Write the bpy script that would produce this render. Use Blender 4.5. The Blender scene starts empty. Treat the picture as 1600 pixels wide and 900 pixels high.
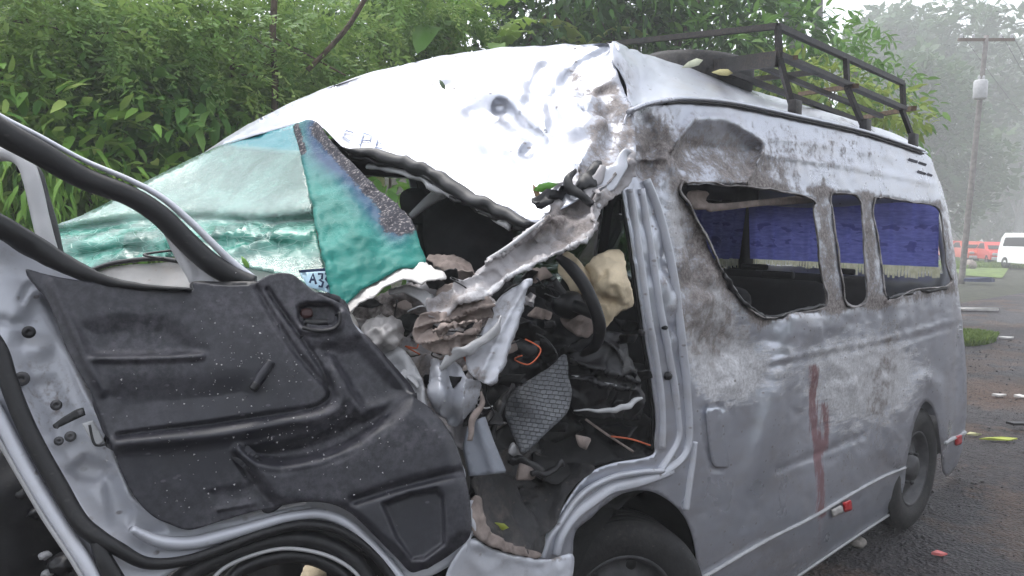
import bpy, math, random
import numpy as np
from mathutils import Vector, Matrix, noise
from mathutils.geometry import delaunay_2d_cdt

random.seed(7)
rng = np.random.default_rng(7)
scene = bpy.context.scene
COL = scene.collection

# ------------------------------------------------------------------ camera
FPX = 1200.0
YAW, PITCH, ROLL = math.radians(47.0), math.radians(4.4), math.radians(1.0)
CAM = np.array([-1.95, -1.60, 1.755])
F_ = np.array([math.cos(YAW) * math.cos(PITCH), math.sin(YAW) * math.cos(PITCH), -math.sin(PITCH)])
R0 = np.array([math.sin(YAW), -math.cos(YAW), 0.0])
U0 = np.cross(R0, F_)
R_ = math.cos(ROLL) * R0 + math.sin(ROLL) * U0
U_ = -math.sin(ROLL) * R0 + math.cos(ROLL) * U0

cam_data = bpy.data.cameras.new("camera")
cam = bpy.data.objects.new("camera", cam_data)
COL.objects.link(cam)
cam_data.sensor_width = 36.0
cam_data.lens = FPX / 1600.0 * 36.0
cam_data.clip_start = 0.05
cam_data.clip_end = 1500
cam.matrix_world = Matrix(((R_[0], U_[0], -F_[0], CAM[0]), (R_[1], U_[1], -F_[1], CAM[1]),
                           (R_[2], U_[2], -F_[2], CAM[2]), (0, 0, 0, 1)))
scene.camera = cam

# ------------------------------------------------------------------ light
SUN_EL, SUN_AZ = math.radians(66), math.radians(95)
world = bpy.data.worlds.new("World")
scene.world = world
world.use_nodes = True
wn, wl = world.node_tree.nodes, world.node_tree.links
wn.clear()
wo = wn.new("ShaderNodeOutputWorld")
wb = wn.new("ShaderNodeBackground")
sky = wn.new("ShaderNodeTexSky")
sky.sky_type = 'NISHITA'
sky.sun_disc = False
sky.sun_elevation = SUN_EL
sky.sun_rotation = math.pi / 2 - SUN_AZ
sky.air_density = 1.0
sky.dust_density = 2.0
sky.ozone_density = 1.0
hs = wn.new("ShaderNodeHueSaturation")       # an even, white overcast
hs.inputs['Saturation'].default_value = 0.28
hs.inputs['Value'].default_value = 1.0
wl.new(sky.outputs[0], hs.inputs['Color'])
wl.new(hs.outputs[0], wb.inputs[0])
wb.inputs[1].default_value = 0.15
wl.new(wb.outputs[0], wo.inputs[0])
sun_d = bpy.data.lights.new("sun", 'SUN')
sun_d.energy = 0.7
sun_d.angle = math.radians(35)
sun_d.color = (1.0, 0.98, 0.95)
sun = bpy.data.objects.new("sun", sun_d)
COL.objects.link(sun)
sv = Vector((math.cos(SUN_AZ) * math.cos(SUN_EL), math.sin(SUN_AZ) * math.cos(SUN_EL), math.sin(SUN_EL)))
sun.rotation_euler = sv.to_track_quat('Z', 'Y').to_euler()
scene.view_settings.view_transform = 'Standard'
scene.view_settings.look = 'None'
scene.view_settings.gamma = 1.0
scene.view_settings.use_curve_mapping = False
scene.view_settings.exposure = 1.65
scene.render.engine = 'CYCLES'
scene.cycles.use_denoising = True
scene.cycles.max_bounces = 6
scene.cycles.diffuse_bounces = 3
scene.cycles.use_adaptive_sampling = True
scene.cycles.adaptive_threshold = 0.025
scene.cycles.volume_bounces = 2
scene.cycles.transparent_max_bounces = 16

# ------------------------------------------------------------------ helpers
def dirs(px, py):
    px = np.asarray(px, float); py = np.asarray(py, float)
    t = (px - 800) / FPX; s = (450 - py) / FPX
    return F_ + t[..., None] * R_ + s[..., None] * U_

def U(px, py, d):
    """the point of the place seen at (px, py) of the photograph, d metres deep"""
    return CAM + np.asarray(d, float)[..., None] * dirs(px, py)

def UY(px, py, Y):
    v = dirs(px, py)
    return CAM + ((Y - CAM[1]) / v[..., 1])[..., None] * v

def UZ(px, py, Z):
    v = dirs(px, py)
    return CAM + ((Z - CAM[2]) / v[..., 2])[..., None] * v

def depth_of(P):
    return float((np.asarray(P) - CAM) @ F_)

class TPS:
    """smooth surface through control points (px, py, depth)"""
    def __init__(self, ctrl, lam=1e-3):
        c = np.array(ctrl, float)
        self.p = c[:, :2] / 100.0
        n = len(c)
        K = self._k(self.p, self.p) + lam * np.eye(n)
        P = np.c_[np.ones(n), self.p]
        A = np.block([[K, P], [P.T, np.zeros((3, 3))]])
        self.w = np.linalg.solve(A, np.r_[c[:, 2], 0, 0, 0])
    def _k(self, a, b):
        r2 = ((a[:, None] - b[None]) ** 2).sum(-1)
        return 0.5 * r2 * np.log(r2 + 1e-12)
    def depth(self, pts):
        q = np.asarray(pts, float) / 100.0
        return self._k(q, self.p) @ self.w[:-3] + np.c_[np.ones(len(q)), q] @ self.w[-3:]
    def __call__(self, pts, off=0.0):
        return U(pts[:, 0], pts[:, 1], self.depth(pts) + off)

class SideSurf:
    """left flank of the van: a plane with tumblehome, rounded at the rear"""
    def __init__(self, off=0.0): self.off = off
    def ys(self, X, Z):
        y = np.where(Z > 1.42, 0.15 * np.clip((Z - 1.42) / 0.9, 0, 2) ** 1.25, 0.0)
        y = y + np.where(Z < 0.62, 0.05 * ((0.62 - Z) / 0.4) ** 2, 0)
        y = y + np.where(X > 3.1, 0.06 * np.clip((X - 3.1) / 0.5, 0, 1.3) ** 2, 0)
        return y + self.off
    def __call__(self, pts, off=0.0):
        v = dirs(pts[:, 0], pts[:, 1])
        Y = np.zeros(len(pts))
        for _ in range(25):
            d = (Y - CAM[1]) / v[:, 1]
            P = CAM + d[:, None] * v
            Y = 0.5 * Y + 0.5 * self.ys(P[:, 0], P[:, 2])
        d = (Y - CAM[1]) / v[:, 1] + off
        return CAM + d[:, None] * v

def catmull(pts, n=8, closed=False):
    p = np.array(pts, float)
    m = len(p)
    if m < 3: 
        t = np.linspace(0, 1, n + 1)[:, None]
        return p[0] * (1 - t) + p[-1] * t
    out = []
    segs = m if closed else m - 1
    for i in range(segs):
        if closed:
            a, b, c, d = p[(i - 1) % m], p[i], p[(i + 1) % m], p[(i + 2) % m]
        else:
            a, b, c, d = p[max(i - 1, 0)], p[i], p[i + 1], p[min(i + 2, m - 1)]
        for k in range(n):
            t = k / n
            out.append(0.5 * (2 * b + (c - a) * t + (2 * a - 5 * b + 4 * c - d) * t * t + (3 * b - a - 3 * c + d) * t ** 3))
    if not closed: out.append(p[-1])
    return np.array(out)

def resample(p, step, closed=True):
    q = np.vstack([p, p[:1]]) if closed else p
    seg = np.linalg.norm(np.diff(q, axis=0), axis=1)
    s = np.r_[0, np.cumsum(seg)]
    n = max(3, int(round(s[-1] / step)))
    t = np.linspace(0, s[-1], n + 1)
    if closed: t = t[:-1]
    return np.c_[[np.interp(t, s, q[:, k]) for k in range(q.shape[1])]].T

def inside(poly, pts):
    x, y = pts[:, 0], pts[:, 1]
    r = np.zeros(len(pts), bool)
    a = poly; b = np.roll(poly, -1, axis=0)
    for (x1, y1), (x2, y2) in zip(a, b):
        if y1 == y2: continue
        c = ((y1 > y) != (y2 > y)) & (x < (x2 - x1) * (y - y1) / (y2 - y1) + x1)
        r ^= c
    return r

def dist_line(line, pts, closed=False):
    l = np.array(line, float)
    if closed: l = np.vstack([l, l[:1]])
    best = np.full(len(pts), 1e9)
    for a, b in zip(l[:-1], l[1:]):
        ab = b - a
        t = np.clip(((pts - a) @ ab) / max(ab @ ab, 1e-9), 0, 1)
        best = np.minimum(best, np.linalg.norm(pts - (a + t[:, None] * ab), axis=1))
    return best

def r_line(line, amt, w):
    """a pressed crease along a line"""
    c = catmull(line, 6)
    return lambda p: amt * np.exp(-(dist_line(c, p) / w) ** 2)

def r_poly(poly, amt, soft):
    """a raised or sunk field"""
    c = np.array(poly, float)
    def f(p):
        d = dist_line(c, p, True) * np.where(inside(c, p), 1, -1)
        t = np.clip(d / soft * .5 + .5, 0, 1)
        return amt * t * t * (3 - 2 * t)
    return f

def r_ramp(poly, y0, y1, a0, a1, soft):
    """a facet that tilts: offset a0 at its upper edge y0 to a1 at its lower edge y1"""
    g = r_poly(poly, 1.0, soft)
    return lambda p: g(p) * (a0 + (a1 - a0) * np.clip((p[:, 1] - y0) / (y1 - y0), 0, 1))

def r_step(line, amt, sharp, decay):
    """a buckle: the sheet steps out on the right of a line and eases back over decay"""
    c = catmull(line, 6)
    def f(p):
        d = dist_line(c, p); i = np.argmin(((p[:, None] - c[None]) ** 2).sum(-1), axis=1); i = np.clip(i, 0, len(c) - 2)
        t = c[i + 1] - c[i]; v = p - c[i]; sd = d * np.sign(-(t[:, 0] * v[:, 1] - t[:, 1] * v[:, 0]))
        s = np.clip(sd / sharp * .5 + .5, 0, 1)
        end = np.exp(-(np.clip(p[:, 1] - c[:, 1].max(), 0, None) / 30) ** 2 - (np.clip(c[:, 1].min() - p[:, 1], 0, None) / 20) ** 2)
        fade = np.clip((c[:, 1].max() + 20 - p[:, 1]) / 150, 0, 1); end = end * fade * fade * (3 - 2 * fade)
        return amt * s * s * (3 - 2 * s) * np.exp(-(np.clip(sd, 0, None) / decay) ** 2) * end
    return f

def r_blob(cx, cy, rx, ry, amt=1.0):
    return lambda p: amt * np.exp(-(((p[:, 0] - cx) / rx) ** 2 + ((p[:, 1] - cy) / ry) ** 2))

def r_sum(*fs):
    return lambda p: sum(f(p) for f in fs)

def mesh_np(name, V, faces, uniform=None):
    """fast mesh from arrays; faces (n, k)"""
    me = bpy.data.meshes.new(name)
    V = np.asarray(V, np.float32); Fc = np.asarray(faces, np.int32)
    n, k = Fc.shape
    me.vertices.add(len(V)); me.vertices.foreach_set("co", V.ravel())
    me.loops.add(n * k); me.loops.foreach_set("vertex_index", Fc.ravel())
    me.polygons.add(n)
    me.polygons.foreach_set("loop_start", np.arange(0, n * k, k, dtype=np.int32))
    me.polygons.foreach_set("loop_total", np.full(n, k, np.int32))
    me.update(calc_edges=True)
    return me

def link(name, me, mat, parent=None, smooth=True):
    o = bpy.data.objects.new(name, me)
    COL.objects.link(o)
    if mat is not None: me.materials.append(mat)
    if smooth and len(me.polygons): me.polygons.foreach_set("use_smooth", np.ones(len(me.polygons), bool))
    if parent is not None: o.parent = parent
    return o

def set_attr(me, name, vals):
    a = me.attributes.new(name, 'FLOAT', 'POINT')
    a.data.foreach_set("value", np.asarray(vals, np.float32))

def vnormals(V, Fc):
    n = np.cross(V[Fc[:, 1]] - V[Fc[:, 0]], V[Fc[:, 2]] - V[Fc[:, 0]])
    N = np.zeros_like(V)
    for k in range(3): np.add.at(N, Fc[:, k], n)
    return N / (np.linalg.norm(N, axis=1)[:, None] + 1e-12)

def ridged(P, scale, seed):
    o = Vector((seed * 13.1, seed * 7.7, seed * 3.3))
    return np.array([1 - 2.6 * abs(noise.noise(Vector(p) * scale + o)) for p in P])

def fnoise(P, scale, seed):
    o = Vector((seed * 5.1, seed * 9.7, seed * 2.3))
    return np.array([noise.noise(Vector(p) * scale + o) for p in P])

def cellular(P, scale, seed):
    """creases where flat facets meet, as crushed sheet metal has"""
    o = Vector((seed * 3.7, seed * 1.9, seed * 7.1)); r = np.empty(len(P))
    for i, p in enumerate(P):
        q = Vector(p) * scale + o
        d = noise.voronoi(q + noise.noise_vector(q * .7) * .45)[0]
        r[i] = 1.1 - 2.2 * min(1.0, d[1] - d[0]) - .5 * d[0]
    return r

def sheet(name, outline, surf, mat, parent, holes=(), step=7, thick=0.003, relief=None, crumple=(),
          attrs=None, curved=True, torn=0.0, seed=0, smooth=True, cmask=None):
    """a piece of sheet metal, glass or trim: outline filled with a fine jittered mesh laid on a surface, with
    pressed relief and crumple noise. crumple: list of (amplitude m, scale 1/m)"""
    rg = np.random.default_rng(seed + 11)
    loops = [resample(catmull(outline, 6, True) if curved else np.array(outline, float), step)]
    for h in holes:
        loops.append(resample(catmull(h, 6, True) if curved else np.array(h, float), step))
    if torn:
        loops = [l + rg.normal(0, torn, l.shape) for l in loops]
    lo, hi = loops[0].min(0), loops[0].max(0)
    xs = np.arange(lo[0], hi[0] + step, step); ys = np.arange(lo[1], hi[1] + step, step * .87)
    gx, gy = np.meshgrid(xs, ys); gx = gx + (np.arange(len(ys)) % 2)[:, None] * step * .5
    g = np.c_[gx.ravel(), gy.ravel()] + rg.uniform(-.2, .2, (gx.size, 2)) * step
    ok = inside(loops[0], g) & (dist_line(loops[0], g, True) > step * .55)
    for h in loops[1:]:
        ok &= ~inside(h, g) & (dist_line(h, g, True) > step * .55)
    g = g[ok]
    pts = np.vstack(loops + [g])
    edges = []; k = 0
    for l in loops:
        n = len(l); edges += [(k + i, k + (i + 1) % n) for i in range(n)]; k += n
    ov, oe, of, *_ = delaunay_2d_cdt([Vector(p) for p in pts], edges, [], 0, 1e-4)
    pts = np.array([(v.x, v.y) for v in ov]); tri = np.array([f for f in of if len(f) == 3])
    cen = pts[tri].mean(1)
    keep = inside(loops[0], cen)
    for h in loops[1:]: keep &= ~inside(h, cen)
    tri = tri[keep]
    off = relief(pts) if relief is not None else np.zeros(len(pts))
    V = surf(pts, off)
    N = vnormals(V, tri)
    face = ((V - CAM) * N).sum(1).mean() > 0
    if face: tri = tri[:, ::-1]; N = -N
    m = np.ones(len(V)) if cmask is None else np.clip(cmask(pts), 0, None)
    for i, (amp, sc) in enumerate(crumple):
        V = V + N * (amp * m * (ridged if amp > 0 else cellular)(V, sc, seed + i))[:, None]
    me = mesh_np(name, V, tri)
    for a, fn in (attrs or {}).items(): set_attr(me, a, np.clip(fn(pts), 0, 1.5))
    o = link(name, me, mat, parent, smooth)
    if thick:
        md = o.modifiers.new("thickness", 'SOLIDIFY'); md.thickness = thick; md.offset = -1
    return o

def sweep(name, P, rw, rt, mat, parent, sides=10, n=6, smooth_path=True, crumple=(), seed=0, cap=True, up=None):
    """bar or pipe along 3-D points: half-width rw across the line of sight, half-depth rt; lists give a taper"""
    P = np.array(P, float)
    rw = np.array([rw] * len(P) if np.isscalar(rw) else rw, float)
    rt = np.array([rt] * len(P) if np.isscalar(rt) else rt, float)
    D = np.c_[P, rw, rt]
    D = catmull(D, n) if smooth_path and len(P) > 2 else (resample(D, np.linalg.norm(np.diff(P, axis=0), axis=1).sum() / 6, False) if not smooth_path and len(P) == 2 else D)
    P, rw, rt = D[:, :3], D[:, 3], D[:, 4]
    T = np.gradient(P, axis=0); T /= np.linalg.norm(T, axis=1)[:, None] + 1e-12
    ref = (P - CAM) if up is None else np.tile(np.array(up, float), (len(P), 1))
    S = np.cross(T, ref); S /= np.linalg.norm(S, axis=1)[:, None] + 1e-12
    B = np.cross(S, T)
    th = np.linspace(0, 2 * math.pi, sides, endpoint=False) + (math.pi / 4 if sides == 4 else 0)
    c, s = np.cos(th), np.sin(th)
    if sides == 4: c, s = c * 1.414, s * 1.414
    V = P[:, None] + rw[:, None, None] * c[None, :, None] * S[:, None] + rt[:, None, None] * s[None, :, None] * B[:, None]
    m = len(P); V = V.reshape(-1, 3)
    for i, (amp, sc) in enumerate(crumple):
        V = V + np.c_[fnoise(V, sc, seed + i), fnoise(V, sc, seed + i + 50), fnoise(V, sc, seed + i + 90)] * amp * 1.6
    faces = []
    for i in range(m - 1):
        for j in range(sides):
            faces.append((i * sides + j, i * sides + (j + 1) % sides, (i + 1) * sides + (j + 1) % sides, (i + 1) * sides + j))
    fl = [list(f) for f in faces]
    if cap: fl += [list(range(sides))[::-1], list(range((m - 1) * sides, m * sides))]
    me = bpy.data.meshes.new(name); me.from_pydata([tuple(v) for v in V], [], fl); me.update()
    return link(name, me, mat, parent, sides != 4)

def pp(pts):
    """list of (px, py, depth) to 3-D"""
    a = np.array(pts, float)
    return U(a[:, 0], a[:, 1], a[:, 2])

def box(name, lo, hi, mat, parent=None, bevel=0.0, rot=None, seg=2):
    lo = np.array(lo, float); hi = np.array(hi, float); c = (lo + hi) / 2; h = (hi - lo) / 2
    V = [(x, y, z) for x in (-h[0], h[0]) for y in (-h[1], h[1]) for z in (-h[2], h[2])]
    if rot is not None:
        V = [tuple(Matrix.Rotation(rot[0], 3, rot[1]) @ Vector(v)) for v in V]
    V = [tuple(np.array(v) + c) for v in V]
    Fc = [(0, 1, 3, 2), (4, 6, 7, 5), (0, 4, 5, 1), (2, 3, 7, 6), (0, 2, 6, 4), (1, 5, 7, 3)]
    me = bpy.data.meshes.new(name); me.from_pydata(V, [], Fc); me.update()
    o = link(name, me, mat, parent, bevel > 0)
    if bevel:
        b = o.modifiers.new("bevel", 'BEVEL'); b.width = bevel; b.segments = seg
    return o

def lathe(name, prof, center, axis, mat, parent, n=48, ang=2 * math.pi):
    """prof: list of (radius, height along axis)"""
    ax = Vector(axis).normalized()
    e1 = ax.orthogonal().normalized(); e2 = ax.cross(e1)
    V = []; Fc = []
    for i in range(n):
        a = ang * i / n
        r = e1 * math.cos(a) + e2 * math.sin(a)
        for (rad, h) in prof: V.append(tuple(Vector(center) + r * rad + ax * h))
    k = len(prof)
    for i in range(n):
        for j in range(k - 1):
            a, b = i * k + j, i * k + j + 1; c, d = ((i + 1) % n) * k + j + 1, ((i + 1) % n) * k + j
            Fc.append((a, d, c, b))
    me = bpy.data.meshes.new(name); me.from_pydata(V, [], Fc); me.update()
    return link(name, me, mat, parent)

def blob(name, center, radii, mat, parent, amp=.2, scale=8, seed=0, sub=4, rotz=0, ridge=True):
    import bmesh
    bm = bmesh.new(); bmesh.ops.create_icosphere(bm, subdivisions=sub, radius=1)
    V = np.array([v.co for v in bm.verts]); Fc = np.array([[v.index for v in f.verts] for f in bm.faces]); bm.free()
    d = ridged(V, scale * .12, seed) if ridge else fnoise(V, scale * .12, seed)
    d2 = ridged(V, scale * .3, seed + 3)
    W = V * (1 + amp * d + amp * .45 * d2)[:, None] * np.array(radii)
    c, s = math.cos(rotz), math.sin(rotz)
    W = W @ np.array([[c, s, 0], [-s, c, 0], [0, 0, 1]]) + np.array(center)
    return link(name, mesh_np(name, W, Fc), mat, parent)

def empty(name, loc=(0, 0, 0), label=None, cat=None, group=None):
    o = bpy.data.objects.new(name, None); COL.objects.link(o); o.location = loc
    o.empty_display_size = .1
    tag(o, label, cat, group)
    return o

def tag(o, label=None, cat=None, group=None, kind=None):
    if label: o['label'] = label
    if cat: o['category'] = cat
    if group: o['group'] = group
    if kind: o['kind'] = kind
    return o

def adopt(o, parent):
    """parent without moving the mesh (the van's empty sits off the origin)"""
    o.parent = parent
    o.matrix_parent_inverse = Matrix.Translation(-Vector(parent.location))
    return o

# ------------------------------------------------------------------ materials
class NT:
    def __init__(self, name):
        self.m = bpy.data.materials.new(name); self.m.use_nodes = True
        self.t = self.m.node_tree; self.t.nodes.clear()
        self.out = self.t.nodes.new("ShaderNodeOutputMaterial")
        self.geo = None
    def n(self, typ, **kw):
        nd = self.t.nodes.new(typ)
        for k, v in kw.items(): setattr(nd, k, v)
        return nd
    def l(self, a, b): self.t.links.new(a, b)
    def inp(self, sock, v):
        if hasattr(v, 'is_output'): self.l(v, sock)
        else: sock.default_value = v
    def pos(self):
        if not self.geo: self.geo = self.n("ShaderNodeNewGeometry")
        return self.geo.outputs['Position']
    def mapped(self, scale, rot=(0, 0, 0)):
        mp = self.n("ShaderNodeMapping"); self.l(self.pos(), mp.inputs[0])
        mp.inputs['Scale'].default_value = scale; mp.inputs['Rotation'].default_value = rot
        return mp.outputs[0]
    def noise(self, scale, detail=5, rough=.55, vec=None, dist=0):
        nd = self.n("ShaderNodeTexNoise"); self.l(vec or self.pos(), nd.inputs['Vector'])
        nd.inputs['Scale'].default_value = scale; nd.inputs['Detail'].default_value = detail
        nd.inputs['Roughness'].default_value = rough; nd.inputs['Distortion'].default_value = dist
        return nd.outputs[0]
    def voro(self, scale, feature='F1', vec=None):
        nd = self.n("ShaderNodeTexVoronoi", feature=feature); self.l(vec or self.pos(), nd.inputs['Vector'])
        nd.inputs['Scale'].default_value = scale
        return nd.outputs[0]
    def math(self, op, a, b=0.0, c=0.0, clamp=False):
        nd = self.n("ShaderNodeMath", operation=op, use_clamp=clamp)
        self.inp(nd.inputs[0], a); self.inp(nd.inputs[1], b); self.inp(nd.inputs[2], c)
        return nd.outputs[0]
    def ramp(self, v, a, b, lo=0.0, hi=1.0):
        nd = self.n("ShaderNodeMapRange", interpolation_type='SMOOTHSTEP')
        self.inp(nd.inputs[0], v); nd.inputs[1].default_value = a; nd.inputs[2].default_value = b
        nd.inputs[3].default_value = lo; nd.inputs[4].default_value = hi
        return nd.outputs[0]
    def mix(self, f, a, b):
        nd = self.n("ShaderNodeMix", data_type='RGBA')
        self.inp(nd.inputs[0], f)
        for s, v in ((nd.inputs[6], a), (nd.inputs[7], b)):
            if hasattr(v, 'is_output'): self.l(v, s)
            else: s.default_value = (*v, 1) if len(v) == 3 else v
        return nd.outputs[2]
    def attr(self, name):
        nd = self.n("ShaderNodeAttribute", attribute_name=name); return nd.outputs['Fac']
    def bump(self, h, strength=.3, dist=.01):
        nd = self.n("ShaderNodeBump"); self.l(h, nd.inputs['Height'])
        nd.inputs['Strength'].default_value = strength; nd.inputs['Distance'].default_value = dist
        return nd.outputs[0]
    def bsdf(self, col, rough=.5, metal=0.0, normal=None, spec=.5, **kw):
        b = self.n("ShaderNodeBsdfPrincipled")
        self.inp(b.inputs['Base Color'], (*col, 1) if isinstance(col, tuple) and len(col) == 3 else col)
        self.inp(b.inputs['Roughness'], rough); self.inp(b.inputs['Metallic'], metal)
        b.inputs['Specular IOR Level'].default_value = spec
        if normal is not None: self.l(normal, b.inputs['Normal'])
        for k, v in kw.items(): self.inp(b.inputs[k.replace('_', ' ')], v)
        return b.outputs[0]
    def done(self, sh):
        self.l(sh, self.out.inputs['Surface']); return self.m

def simple(name, col, rough=.6, metal=0.0, var=.25, vscale=14, bump=.25, bscale=60, bdist=.004, dust=0.0, dustcol=(.22, .19, .17), spec=.5):
    t = NT(name)
    n1 = t.noise(vscale, 6)
    c = t.mix(t.ramp(n1, .3, .7), tuple(x * (1 - var) for x in col), tuple(min(1, x * (1 + var)) for x in col))
    r = rough
    if dust:
        dm = t.math('MULTIPLY', t.math('MULTIPLY', t.ramp(t.noise(vscale * 4, 9, .7), .5 - dust * .2, .85 - dust * .2), t.ramp(t.noise(3.1, 3), .35, .65)), dust)
        sp = t.math('MULTIPLY', t.ramp(t.voro(34, vec=t.mapped((.7, .7, 1.3))), .17, .10), t.ramp(t.noise(9, 4), .47, .56))
        dm = t.math('MAXIMUM', dm, t.math('MULTIPLY', sp, dust))
        c = t.mix(dm, c, dustcol); r = t.math('MULTIPLY_ADD', dm, .3, rough, True)
    nm = t.bump(t.noise(bscale, 6), bump, bdist) if bump else None
    return t.done(t.bsdf(c, r, metal, nm, spec))

def paint_mat(name, col=(.45, .468, .525), metal=.6, rough=.29):
    """silver van paint; attributes dirt, scuff, red carry the stains' own shapes"""
    t = NT(name)
    n_big = t.noise(2.2, 4); n_mid = t.noise(16, 9, .68); n_fine = t.noise(70, 6, .7)
    streak = t.noise(9, 8, .7, t.mapped((1, 1, 7)))
    dirt, scuff, red = t.attr('dirt'), t.attr('scuff'), t.attr('red')
    base = t.mix(t.ramp(n_big, .3, .7), tuple(x * .93 for x in col), tuple(min(1, x * 1.04) for x in col))
    # film of dust everywhere, thin
    film = t.math('MULTIPLY', t.ramp(t.noise(5, 7, .6, t.mapped((1, 1, 2.5))), .42, .72), .30)
    base = t.mix(film, base, (.36, .33, .31))
    # scuffs: paint rubbed to white filler and bare metal
    sm = t.math('ADD', t.math('MULTIPLY', streak, .7), t.math('MULTIPLY', n_mid, .5))
    sm = t.math('MULTIPLY', t.ramp(t.math('MULTIPLY_ADD', scuff, .55, sm), .86, 1.02), t.ramp(scuff, .02, .25))
    base = t.mix(sm, base, t.mix(t.ramp(n_fine, .35, .65), (.40, .39, .40), (.62, .62, .64)))
    # mud and rust in the scuffed and folded places
    dm = t.math('ADD', t.math('MULTIPLY', n_mid, .95), t.math('MULTIPLY', n_fine, .75))
    dm = t.math('MULTIPLY', t.ramp(t.math('MULTIPLY_ADD', dirt, .42, dm), .98, 1.26), t.ramp(dirt, .02, .3))
    sp = t.math('MULTIPLY', t.ramp(t.voro(24, vec=t.mapped((.8, .8, 1.3))), .20, .10), t.ramp(t.noise(7, 4), .47, .58))
    dm = t.math('MAXIMUM', dm, t.math('MULTIPLY', sp, .75))
    base = t.mix(dm, base, t.mix(t.ramp(n_fine, .35, .65), (.11, .092, .085), (.29, .26, .25)))
    # red smear
    rm = t.math('MULTIPLY', t.ramp(t.math('MULTIPLY_ADD', red, .55, t.noise(14, 7, .7, t.mapped((3, 3, .5)))), .70, 1.0), t.ramp(red, .05, .5))
    base = t.mix(t.math('MULTIPLY', rm, .8), base, (.13, .018, .016))
    bad = t.math('MAXIMUM', t.math('MAXIMUM', dm, rm), t.math('MULTIPLY', sm, .8))
    r = t.math('MULTIPLY_ADD', bad, .45, t.math('MULTIPLY_ADD', n_big, .12, rough - .06), True)
    mt = t.math('MULTIPLY', t.math('SUBTRACT', 1.0, bad, clamp=True), metal)
    h = t.math('ADD', t.math('MULTIPLY', n_mid, t.math('MULTIPLY_ADD', bad, .55, .0)), t.math('MULTIPLY', streak, t.math('MULTIPLY', sm, .5)))
    return t.done(t.bsdf(base, r, mt, t.bump(h, .35, .005), .5))

def leaf_mat(name, c1, c2, c3, trans=.35, rough=.45):
    t = NT(name)
    v = t.attr('rnd')
    c = t.mix(t.ramp(v, 0, .55), c1, c2); c = t.mix(t.ramp(v, .6, 1.0), c, c3)
    c = t.mix(t.math('MULTIPLY', t.ramp(t.noise(1.1, 3), .35, .7), .45), c, c1)
    b = t.bsdf(c, rough, 0, None, .22)
    tr = t.n("ShaderNodeBsdfTranslucent"); t.l(t.mix(.5, c, c3), tr.inputs[0])
    mx = t.n("ShaderNodeMixShader"); mx.inputs[0].default_value = trans
    t.l(b, mx.inputs[1]); t.l(tr.outputs[0], mx.inputs[2])
    return t.done(mx.outputs[0])

MT = {}
MT['paint'] = paint_mat('silver_paint')
MT['jamb'] = paint_mat('jamb_paint', (.52, .535, .585), .12, .36)
MT['crushed'] = paint_mat('crushed_metal', (.34, .325, .335), .15, .5)
MT['trim'] = simple('grey_door_plastic', (.0165, .017, .0235), .42, 0, .15, 12, .25, 320, .0006, .75, (.105, .100, .115))
MT['black'] = simple('black_plastic', (.006, .006, .008), .5, 0, .3, 12, .2, 90, .002, .25, (.10, .09, .085))
MT['rubber'] = simple('black_rubber', (.0045, .0045, .006), .5, 0, .3, 20, .2, 90, .002, .2, (.10, .09, .085))
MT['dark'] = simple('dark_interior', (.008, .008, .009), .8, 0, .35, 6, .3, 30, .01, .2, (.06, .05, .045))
MT['greyplastic'] = simple('pale_grey_plastic', (.40, .40, .41), .45, 0, .12, 10, .1, 60, .002, .25, (.25, .22, .2))
MT['rack'] = simple('black_rack_steel', (.022, .022, .024), .5, .3, .3, 25, .4, 90, .003, .55, (.13, .09, .065))
MT['wood'] = simple('weathered_wood', (.10, .065, .04), .85, 0, .35, 30, .4, 120, .003, .3)
MT['tyre'] = simple('tyre_rubber', (.018, .018, .019), .75, 0, .3, 14, .4, 80, .004, .5, (.11, .095, .085))
MT['steel'] = simple('grey_wheel_steel', (.075, .075, .08), .55, .4, .25, 20, .2, 80, .002, .45, (.10, .085, .07))
MT['cloth'] = simple('dusty_brown_cloth', (.24, .195, .175), .9, 0, .3, 12, .5, 60, .006, .3, (.36, .31, .28))
MT['cream'] = simple('cream_foam', (.72, .60, .42), .9, 0, .18, 9, .5, 50, .006, .15, (.30, .2, .14))
MT['floormat'] = simple('rubber_floor_mat', (.02, .02, .022), .7, 0, .35, 8, .7, 55, .008, .7, (.12, .10, .09))
MT['white'] = simple('white_enamel', (.52, .50, .48), .5, 0, .14, 8, .2, 30, .004, .45, (.36, .28, .22))
MT['red'] = simple('red_reflector', (.55, .03, .035), .3, 0, .1, 20, 0)
MT['orange'] = simple('orange_cable', (.45, .09, .03), .6, 0, .15, 20, 0)
MT['seat'] = simple('dark_seat_cloth', (.012, .012, .015), .9, 0, .3, 10, .3, 120, .003, .2, (.07, .065, .06))

MT['grimy'] = simple('grimy_bare_metal', (.22, .205, .20), .5, .3, .45, 24, .5, 50, .005, .7, (.12, .10, .09))

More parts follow.
